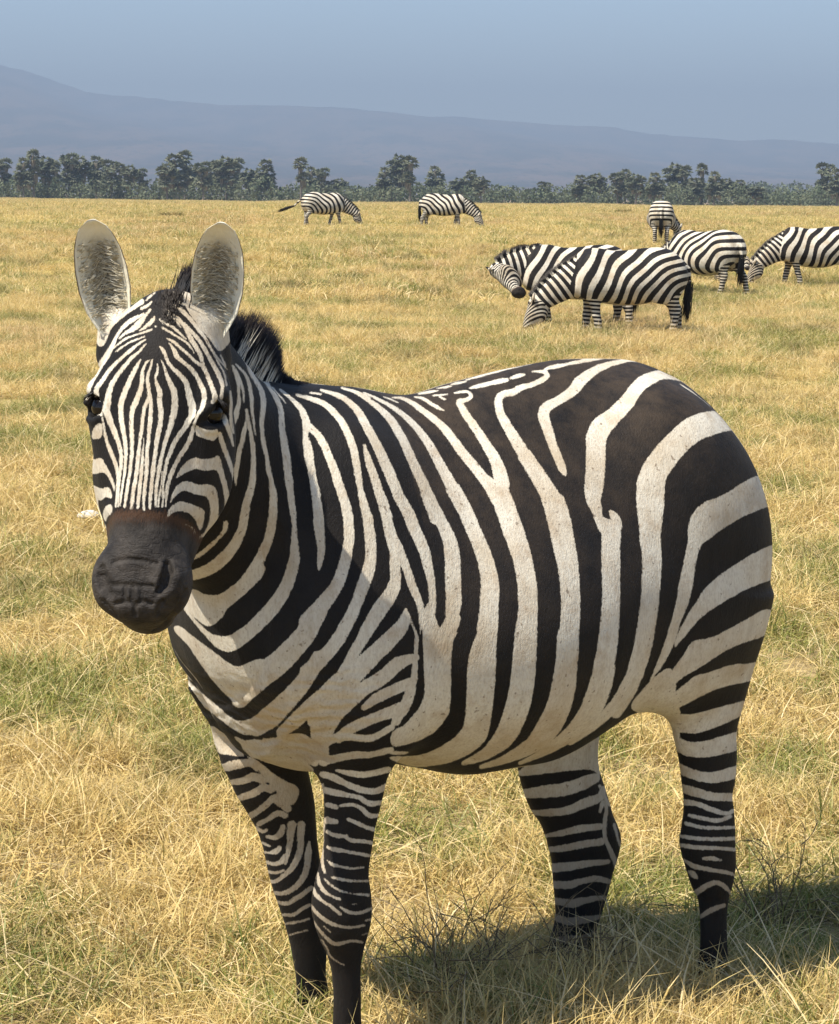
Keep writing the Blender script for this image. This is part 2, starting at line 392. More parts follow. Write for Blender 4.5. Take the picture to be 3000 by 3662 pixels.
# ---------------------------------------------------------------- the standing zebra: shape
HT = math.radians(32)
HF = np.array([-math.cos(HT), -math.sin(HT), 0]); HL = np.array([math.sin(HT), -math.cos(HT), 0])   # forward, left
HO = np.array([0.081, 4.32, 0])
HM = np.stack([HF, HL, np.array([0, 0, 1.0])], 1)            # columns: a, b, z axes in the world
def to_hero(X): return (np.asarray(X) - HO) @ HM
def to_world(P): return np.asarray(P) @ HM.T + HO
def on_b(px, py, b):                                          # where the ray meets the body's own plane b = const
    d = ray(px, py); t = ((HO - CAM) @ HL + b) / (d @ HL); return to_hero(CAM + d * t)
def leg_stations(rows, b, q):
    out = []
    for py, xl, xr, *o in rows:
        bb = b if not o else o[0]; qq = q if len(o) < 2 else o[1]
        c = on_b((xl + xr) / 2, py, bb); Y = to_world(c)[1]
        R = (xr - xl) / 2 / F_PX * Y
        ra = R / math.sqrt(math.cos(HT)**2 + (math.sin(HT) * qq)**2)
        out.append((c[2], c[0], c[1], ra, ra * qq))
    return out

def hero_prims():
    P = []
    top = [on_b(x, y, 0) for x, y in [(2626, 1545), (2495, 1408), (2322, 1304), (2129, 1270), (1907, 1297), (1706, 1338), (1591, 1373), (1447, 1413), (1303, 1399), (1188, 1381), (1055, 1402)]]
    bot = [on_b(x, y, 0.06) for x, y in [(2329, 2440), (2149, 2600), (1963, 2705), (1838, 2752), (1700, 2772), (1514, 2762), (1400, 2715)]]
    sa = np.array([-0.66, -0.60, -0.50, -0.38, -0.26, -0.12, 0.02, 0.14, 0.26, 0.36, 0.46])
    ta = np.array([p[0] for p in top]); tz = np.array([p[2] for p in top]); ba = np.array([p[0] for p in bot]); bz = np.array([p[2] for p in bot])
    tops = cubic(ta, tz, sa) - 0.004; bots = cubic(ba, bz, sa)
    bots[0] = 0.86; bots[1] = 0.78; bots[2] = 0.70; bots[-1] = bots[-2] + 0.05
    tops[-1] -= 0.02
    w = np.array([0.07, 0.13, 0.205, 0.265, 0.295, 0.325, 0.335, 0.32, 0.285, 0.25, 0.20])
    P.append(LoftA(sa, tops, bots, w, k=0.05, egg=0.26))
    # haunches, buttocks, stifle
    for s in (1, -1):
        P.append(Ell((-0.405, s*0.125, 0.98), (0.195, 0.142, 0.27), k=0.10))
        P.append(Ell((-0.520, s*0.122, 0.935), (0.128, 0.120, 0.22), k=0.08))
        P.append(Ell((-0.40, s*0.185, 0.80), (0.12, 0.085, 0.15), k=0.07))
        P.append(Ell((-0.37, s*0.12, 1.11), (0.14, 0.11, 0.14), k=0.12))
        # shoulder blade, point of shoulder, upper arm
        P.append(Ell((0.35, s*0.150, 0.98), (0.13, 0.088, 0.26), k=0.14))
        P.append(Ell((0.425, s*0.155, 0.87), (0.120, 0.100, 0.140), k=0.08))
        P.append(Ell((0.31, s*0.185, 0.80), (0.115, 0.085, 0.17), k=0.05))
    P.append(Ell((0.46, 0.0, 0.875), (0.13, 0.17, 0.165), k=0.09))      # breast
    P.append(Ell((0.36, 0.0, 0.71), (0.16, 0.13, 0.10), k=0.06))      # brisket
    # near hind leg
    P.append(LoftZ(leg_stations([(2150, 2330, 2752, .17, .62), (2300, 2365, 2728, .17, .60), (2420, 2375, 2700, .165, .58), (2532, 2380, 2668, .16, .58), (2615, 2398, 2644, .155, .6), (2711, 2420, 2642), (2788, 2430, 2637), (2857, 2438, 2625), (2898, 2437, 2631),
        (2950, 2430, 2635), (2995, 2422, 2637), (3043, 2429, 2638), (3099, 2446, 2638), (3165, 2468, 2627), (3212, 2491, 2612), (3275, 2498, 2603), (3330, 2500, 2603), (3400, 2497, 2606), (3440, 2490, 2610), (3500, 2490, 2606), (3545, 2475, 2612)], 0.15, 0.66), k=0.05))
    # far hind leg
    P.append(LoftZ(leg_stations([(2420, 1835, 2190, -.14, .6), (2615, 1835, 2155, -.14, .6), (2684, 1836, 2147), (2753, 1848, 2149), (2822, 1866, 2170), (2881, 1890, 2188), (2933, 1925, 2203), (2967, 1938, 2218), (3005, 1950, 2229), (3057, 1963, 2222), (3133, 1970, 2198),
        (3202, 1977, 2180), (3264, 1980, 2160), (3320, 1970, 2142), (3375, 1952, 2125), (3423, 1938, 2112), (3470, 1922, 2090), (3520, 1905, 2080), (3570, 1890, 2085)], -0.14, 0.62), k=0.05))
    # near front leg
    P.append(LoftZ(leg_stations([(2430, 1150, 1440, .16, .6), (2550, 1140, 1420, .16, .6), (2640, 1135, 1402, .155, .62), (2734, 1140, 1393), (2815, 1152, 1381), (2890, 1157, 1364), (2948, 1154, 1349), (3017, 1154, 1336), (3074, 1143, 1327), (3149, 1123, 1322), (3201, 1112, 1330),
        (3247, 1112, 1334), (3299, 1123, 1331), (3362, 1146, 1315), (3408, 1167, 1302), (3478, 1184, 1292), (3564, 1190, 1293), (3650, 1188, 1294), (3710, 1176, 1300), (3770, 1180, 1292), (3850, 1165, 1300), (3890, 1155, 1305)], 0.15, 0.72), k=0.04))
    # far front leg
    P.append(LoftZ(leg_stations([(2460, 700, 1010, -.15, .6), (2550, 746, 1050, -.15, .6), (2620, 762, 1070, -.15, .6), (2702, 786, 1090), (2772, 818, 1105), (2829, 843, 1118), (2892, 881, 1128), (2950, 913, 1132), (3023, 939, 1138), (3103, 956, 1150), (3161, 971, 1162),
        (3230, 994, 1178), (3299, 1017, 1186), (3362, 1034, 1176), (3426, 1046, 1170), (3501, 1057, 1168), (3560, 1058, 1178), (3620, 1062, 1172), (3700, 1045, 1180), (3740, 1035, 1190)], -0.13, 0.68), k=0.04))
    # tail dock hanging behind the buttocks
    P.append(Cone([(-0.60, 0, 1.14), (-0.665, 0, 1.04), (-0.665, 0.0, 0.86), (-0.645, 0.02, 0.72)], [0.05, 0.034, 0.024, 0.014], k=0.04))
    return P

# head frame: origin on the forehead at the poll, axis down the face
HP0 = at_depth(574, 1090, 3.60); HP1 = at_depth(478, 2215, 3.46)
H_ax = HP1 - HP0; HEAD_LEN = np.linalg.norm(H_ax); H_ax = H_ax / HEAD_LEN
_n = np.array([-0.09, -1.0, 0.0]); _n = _n - H_ax * (_n @ H_ax); H_n = _n / np.linalg.norm(_n)
H_l = np.cross(H_n, H_ax)                                   # towards the animal's left
if H_l[0] < 0: H_l = -H_l
HEADM = np.stack([H_ax, H_l, H_n], 1)
def head_w(p): return HP0 + HEADM @ np.asarray(p, float)
def head_h(p): return to_hero(head_w(p))
def head_axes(): return HM.T @ HEADM

def head_prims():
    P = []; A = head_axes(); S = HEAD_LEN / 0.57
    def E(c, r, k, M=None, sub=False): P.append(Ell(head_h(np.array(c) * S), np.array(r) * S, k, A if M is None else A @ M, sub))
    def C(pts, rs, k, sq=1.0, sub=False): P.append(Cone([head_h(np.array(p) * S) for p in pts], np.array(rs) * S, k, lat=A[:, 1], sq=sq, sub=sub))
    # neck
    nb = [(0.27, 0.0, 0.98), (0.40, 0.02, 1.04), (0.52, 0.07, 1.13)]; top = head_h(np.array((0.06, 0, -0.13)) * S)
    nb.append(tuple(np.array(nb[-1]) * 0.52 + top * 0.48 + np.array((0.01, -0.005, -0.005)))); nb.append(tuple(top))
    lat = np.array([0.42, 0.9, 0.0]) * np.array([-1, 1, 1])
    P.append(Cone(nb, [0.275, 0.235, 0.195, 0.15, 0.105], k=0.08, lat=lat, sq=0.60))
    # skull
    E((0.11, 0, -0.085), (0.125, 0.106, 0.085), 0.04)
    C([(0.12, 0, -0.075), (0.22, 0, -0.068), (0.33, 0, -0.062), (0.44, 0, -0.060)], [0.080, 0.078, 0.066, 0.057], 0.04, sq=1.08)
    for s in (1, -1):
        E((0.172, s*0.094, -0.066), (0.060, 0.034, 0.045), 0.03)          # brow and orbit
        E((0.152, s*0.106, -0.040), (0.014, 0.022, 0.016), 0.02)          # upper lid
        E((0.235, s*0.080, -0.150), (0.135, 0.048, 0.105), 0.04)          # jaw
        C([(0.30, s*0.060, -0.145), (0.42, s*0.040, -0.115), (0.51, s*0.020, -0.10)], [0.050, 0.042, 0.036], 0.04)
        C([(0.20, s*0.090, -0.085), (0.36, s*0.062, -0.075)], [0.020, 0.012], 0.03)   # facial crest
        E((0.498, s*0.060, -0.044), (0.050, 0.030, 0.042), 0.022)         # nostril
    E((0.478, 0, -0.060), (0.070, 0.068, 0.060), 0.03)
    E((0.530, 0, -0.052), (0.048, 0.064, 0.050), 0.025)                   # upper lip
    E((0.545, 0.004, -0.098), (0.042, 0.050, 0.045), 0.02)                # chin
    for b0, b1 in ((at_depth(415, 1260, 3.71), at_depth(402, 1140, 3.695)), (at_depth(745, 1265, 3.72), at_depth(758, 1150, 3.71))):
        P.append(Cone([to_hero(b0), to_hero(b1)], [0.032, 0.024], k=0.045))
    for s in (1, -1):
        E((0.186, s*0.110, -0.042), (0.024, 0.022, 0.022), 0.010, sub=True)   # eye socket
    base = list(P)
    def hit(px, py, push):                                   # where the ray meets the head, pushed in (+) or out (-) along the ray
        d = ray(px, py); ts = np.linspace(3.2, 4.2, 2600); X = to_hero(CAM + d * ts[:, None]); f = sdf_eval(base[1:], *X.T); k = np.where(f < 0)[0]
        t = ts[k[0]] if len(k) else ts[np.argmin(f)]
        return to_hero(CAM + d * (t + push))
    def groove(pts, r, k=0.006, push=0.0, sub=True): P.append(Cone([hit(x, y, push) for x, y in pts], np.resize(r, len(pts)), k, sub=sub))
    groove([(622, 2030), (628, 2068), (612, 2110), (590, 2132)], [0.006, 0.008, 0.008, 0.006], 0.012, 0.003, sub=False)
    groove([(576, 2030), (578, 2050), (566, 2085)], [0.006, 0.007, 0.006], 0.014, 0.003, sub=False)
    groove([(598, 2020), (600, 2050), (588, 2088), (572, 2112)], [0.004, 0.0085, 0.009, 0.004], 0.010, 0.003)      # nostrils and their rims
    groove([(362, 2035), (360, 2062), (370, 2092), (386, 2122)], [0.006, 0.011, 0.011, 0.006], 0.010, 0.001)
    for pts, r in (([(398, 2094), (430, 2091), (480, 2093), (545, 2097)], .0032), ([(416, 2160), (450, 2153), (480, 2160), (510, 2153), (540, 2160)], .0042), ([(472, 2102), (473, 2150)], .0032), ([(446, 2106), (445, 2148)], .0026), ([(503, 2106), (507, 2148)], .0026),
                   ([(405, 2010), (450, 2000), (510, 2004), (560, 2016)], .0028), ([(482, 2165), (484, 2200)], .0032), ([(588, 2140), (572, 2165), (562, 2200)], .003), ([(372, 2150), (392, 2175), (415, 2200)], .0028)):
        groove(pts, [r * 0.62], 0.006)
    groove([(664, 2118), (650, 2152), (622, 2196), (592, 2232), (556, 2256)], [0.004, 0.005, 0.005, 0.005, 0.004], 0.008, 0.001)   # mouth
    groove([(700, 1508), (716, 1480), (742, 1460), (774, 1450), (802, 1452)], [0.0055, 0.008, 0.009, 0.008, 0.005], 0.008, -0.001, sub=False)   # upper lids
    groove([(718, 1522), (742, 1536), (770, 1534), (792, 1520)], [0.004, 0.006, 0.006, 0.004], 0.008, 0.002, sub=False)                          # lower lids
    groove([(306, 1440), (324, 1438), (346, 1452), (358, 1476)], [0.005, 0.008, 0.008, 0.005], 0.008, 0.000, sub=False)
    groove([(318, 1500), (336, 1506), (352, 1498)], [0.004, 0.005, 0.004], 0.008, 0.002, sub=False)
    return P
# ---------------------------------------------------------------- coat pattern of the standing zebra
# stripe centre lines (x y width) and patches in the photograph's own windows; they are laid on the body once, as an attribute of its surface
WIN = {'A': (250, 1000, .3456), 'B': (250, 1400, .3456), 'C': (250, 1800, .3456), 'D': (750, 1300, .3456), 'E': (600, 1850, .3456), 'F': (1100, 1850, .3456),
       'G': (1300, 1250, .3456), 'H': (1850, 1250, .3456), 'I': (1300, 2250, .3456), 'J': (1500, 1750, .3456), 'K': (2000, 1750, .4608), 'L': (1800, 2500, .576),
       'M': (700, 2450, .432), 'N': (850, 2950, .3456), 'c': (900, 1200, .576), 'd': (1700, 1200, .6912), 'e': (500, 2100, .6336), 'g': (1700, 2200, .6912)}
HEAD_LINES = """
A 835 310 18 780 370 32 720 450 60 640 520 50 560 560 25 510 610 15
A 760 360 35 660 410 40 560 480 38 490 580 32 440 680 45 380 790 60 320 880 60 260 980 60 215 1070 55 185 1150 50 175 1220 55
A 875 390 25 840 440 42 770 500 22 720 530 8
A 850 515 12 720 560 18 600 600 18 510 660 14 450 710 8
A 770 590 12 650 635 18 550 690 16 470 750 10
A 780 620 12 690 680 25 640 720 38 570 780 30 480 860 35 400 950 38 330 1050 42 275 1130 50 280 1210 42 305 1300 38 325 1400 26
B 335 270 14 355 400 25 375 500 35 420 620 40 465 730 40 490 830 35 495 930 28 485 1040 22 475 1190 20
A 790 660 12 720 740 25 650 800 35 560 900 40 490 990 45 435 1080 50 405 1170 60 390 1260 70 375 1357 75
B 375 200 75 420 320 60 470 440 50 510 560 42 530 680 32 525 800 26 512 930 22 502 1050 18 500 1190 14
A 730 830 14 690 900 40 640 1000 45 600 1090 55 560 1180 55 530 1277 55
B 530 120 55 525 220 50 540 350 48 565 480 44 580 600 35 578 700 30 565 850 28 548 950 25 530 1080 22 518 1180 14
A 830 830 10 790 860 25 750 960 35 745 1060 40 725 1150 50 690 1240 55 650 1327 50
B 650 170 50 635 300 45 640 430 40 642 560 38 638 680 38 622 830 36 600 960 34 580 1080 32 568 1190 24
A 850 830 20 835 900 25 810 970 30 805 1050 32 815 1130 40 825 1210 45 800 1260 42 770 1330 40 755 1417 38
B 755 260 38 740 400 38 718 560 36 705 680 40 690 830 42 670 950 40 650 1080 38 635 1210 28
A 825 1210 45 840 1280 38 835 1377 40
B 835 220 42 825 350 42 815 480 38 800 600 35 795 740 38 790 870 38 775 1000 36 765 1120 34 762 1220 24
B 765 480 8 760 560 14 750 680 20 742 800 30 730 930 34 715 1060 36 700 1205 24
A 905 880 14 905 950 30 885 1030 25 905 1100 40 930 1170 50 925 1240 50 942 1357 55
B 942 200 55 935 330 48 905 470 45 890 600 42 870 740 42 855 870 40 840 1000 36 830 1120 34 828 1215 24
A 945 830 12 975 900 22 1000 980 30 1030 1060 45 1070 1140 60 1085 1230 65 1085 1320 65 1070 1420 60
B 1060 270 60 1030 400 48 990 510 45 960 620 40 935 740 40 915 850 36 900 960 32 890 1070 26 885 1190 16
A 930 690 16 970 740 35 1000 820 35 1050 900 40 1120 970 45 1190 1050 50 1220 1130 55 1240 1230 65 1265 1310 75 1265 1400 70
B 1262 245 68 1190 370 50 1130 450 48 1075 540 45 1035 640 42 1000 740 38 980 850 30 965 950 22 965 1080 20 957 1190 16
B 955 830 6 945 950 14 925 1080 16 915 1190 12
A 1030 660 14 1080 730 35 1110 800 45 1180 860 40 1250 920 42 1310 1000 45 1350 1080 50 1385 1160 50 1390 1230 50 1370 1320 45 1340 1380 32
B 1345 200 32 1310 270 25 1280 360 30 1255 460 45 1220 540 48 1170 620 45 1120 700 42 1075 790 42 1040 880 38 1010 980 32 1000 1080 26 990 1190 16
A 1010 610 14 1080 650 28 1150 710 30 1230 780 28 1300 850 30 1370 890 40 1410 960 45 1440 1040 45 1470 1110 45 1495 1180 50 1500 1230 55 1475 1270 35
A 1005 320 30 1040 370 45 1110 400 40 1160 450 35 1200 510 35 1240 590 45 1300 690 45 1350 780 42 1375 870 40
A 960 500 18 1030 540 25 1110 590 22 1190 640 22 1250 700 16 1285 760 8
A 930 410 20 980 450 30 1060 490 28 1140 560 25 1200 610 12
A 1080 380 30 1110 440 20 1145 490 10
A 1180 460 35 1250 530 35 1330 620 38 1400 730 42 1460 840 42 1510 930 45 1550 1010 45 1578 1090 38 1565 1230 28
A 1030 250 36 1120 290 45 1200 360 42 1280 450 38 1350 540 34 1420 640 28 1490 760 22 1560 850 14 1630 930 10
A 1060 180 24 1110 215 34 1170 250 40
A 1060 120 10 1110 145 24 1180 160 30
A 1480 760 8 1560 900 14 1600 980 20 1622 1090 20
A 1560 780 12 1600 870 18 1612 900 12
A 845 230 14 800 270 28 740 300 24
A 880 135 10 830 175 22 790 215 14
B 1565 210 15 1590 260 50 1625 350 50 1660 440 40 1690 560 20
B 1550 440 40 1580 540 50 1620 650 45 1660 760 45 1690 860 35 1705 960 14
B 1660 0 20 1670 120 30 1665 220 30 1670 330 35 1690 430 15
C 1310 420 8 1285 500 20 1250 600 12
A 885 485 20 886 486 20
A 640 240 36 720 190 30 800 150 16
A 690 140 26 790 105 20 870 85 8"""
HEAD_PATCHES = """
B 240 365 340 310 338 480 280 490 220 495
B 190 700 205 700 270 705 330 680 370 760 420 850 470 970 460 1060 440 980 400 880 340 830 260 855 195 850
B 220 970 240 970 330 1010 385 980 425 1020 440 1090 420 1110 370 1085 330 1130 285 1120 300 1200 340 1330 385 1430 360 1460 300 1340 255 1200 235 1080
B 420 1160 440 1200 430 1260 380 1310 370 1355 340 1300 340 1250 370 1190
B 1300 340 1340 370 1420 400 1490 400 1530 380 1530 470 1480 520 1420 490 1330 470 1295 430
B 1090 900 1140 800 1200 730 1290 680 1320 690 1390 705 1480 690 1530 655 1560 700 1590 840 1630 960 1650 1080 1650 1200 1640 1310 1600 1430 1500 1540 1400 1620 1300 1690 1300 1660 1420 1580 1540 1490 1590 1390 1600 1250 1600 1080 1570 950 1530 820 1480 810 1400 820 1320 800 1270 810 1200 840 1130 880
B 1035 1170 1050 1080 1100 980 1170 925 1240 930 1310 965 1370 965 1440 955 1500 990 1530 1060 1540 1200 1530 1350 1480 1440 1380 1500 1310 1560 1330 1507 1400 1447 1440 1357 1455 1257 1450 1180 1430 1100 1380 1075 1290 1065 1220 1030 1170 1025 1110 1060 1065 1110
C 1000 190 1000 120 1040 40 1090 0 1150 -25 1220 0 1300 20 1400 70 1390 150 1370 240 1345 290 1320 240 1290 150 1230 100 1140 75 1060 95 1020 140
C 1020 310 1030 260 1070 240 1080 205 1120 195 1220 225 1280 255 1310 310 1300 390 1275 450 1265 380 1240 330 1160 305 1090 305 1060 320
C 1065 340 1100 370 1140 440 1150 480 1190 480 1200 580 1160 550 1120 520 1095 470 1075 400
C 1060 460 1085 530 1110 585 1080 560
C 1210 530 1240 530 1228 610 1208 600
A 790 235 700 285 560 375 450 475 400 565 350 700 280 690 230 500 260 330 400 200 600 100 700 150
A 1150 140 1200 300 1290 420 1340 500 1430 590 1500 700 1560 760 1680 620 1700 380 1500 200 1240 60"""
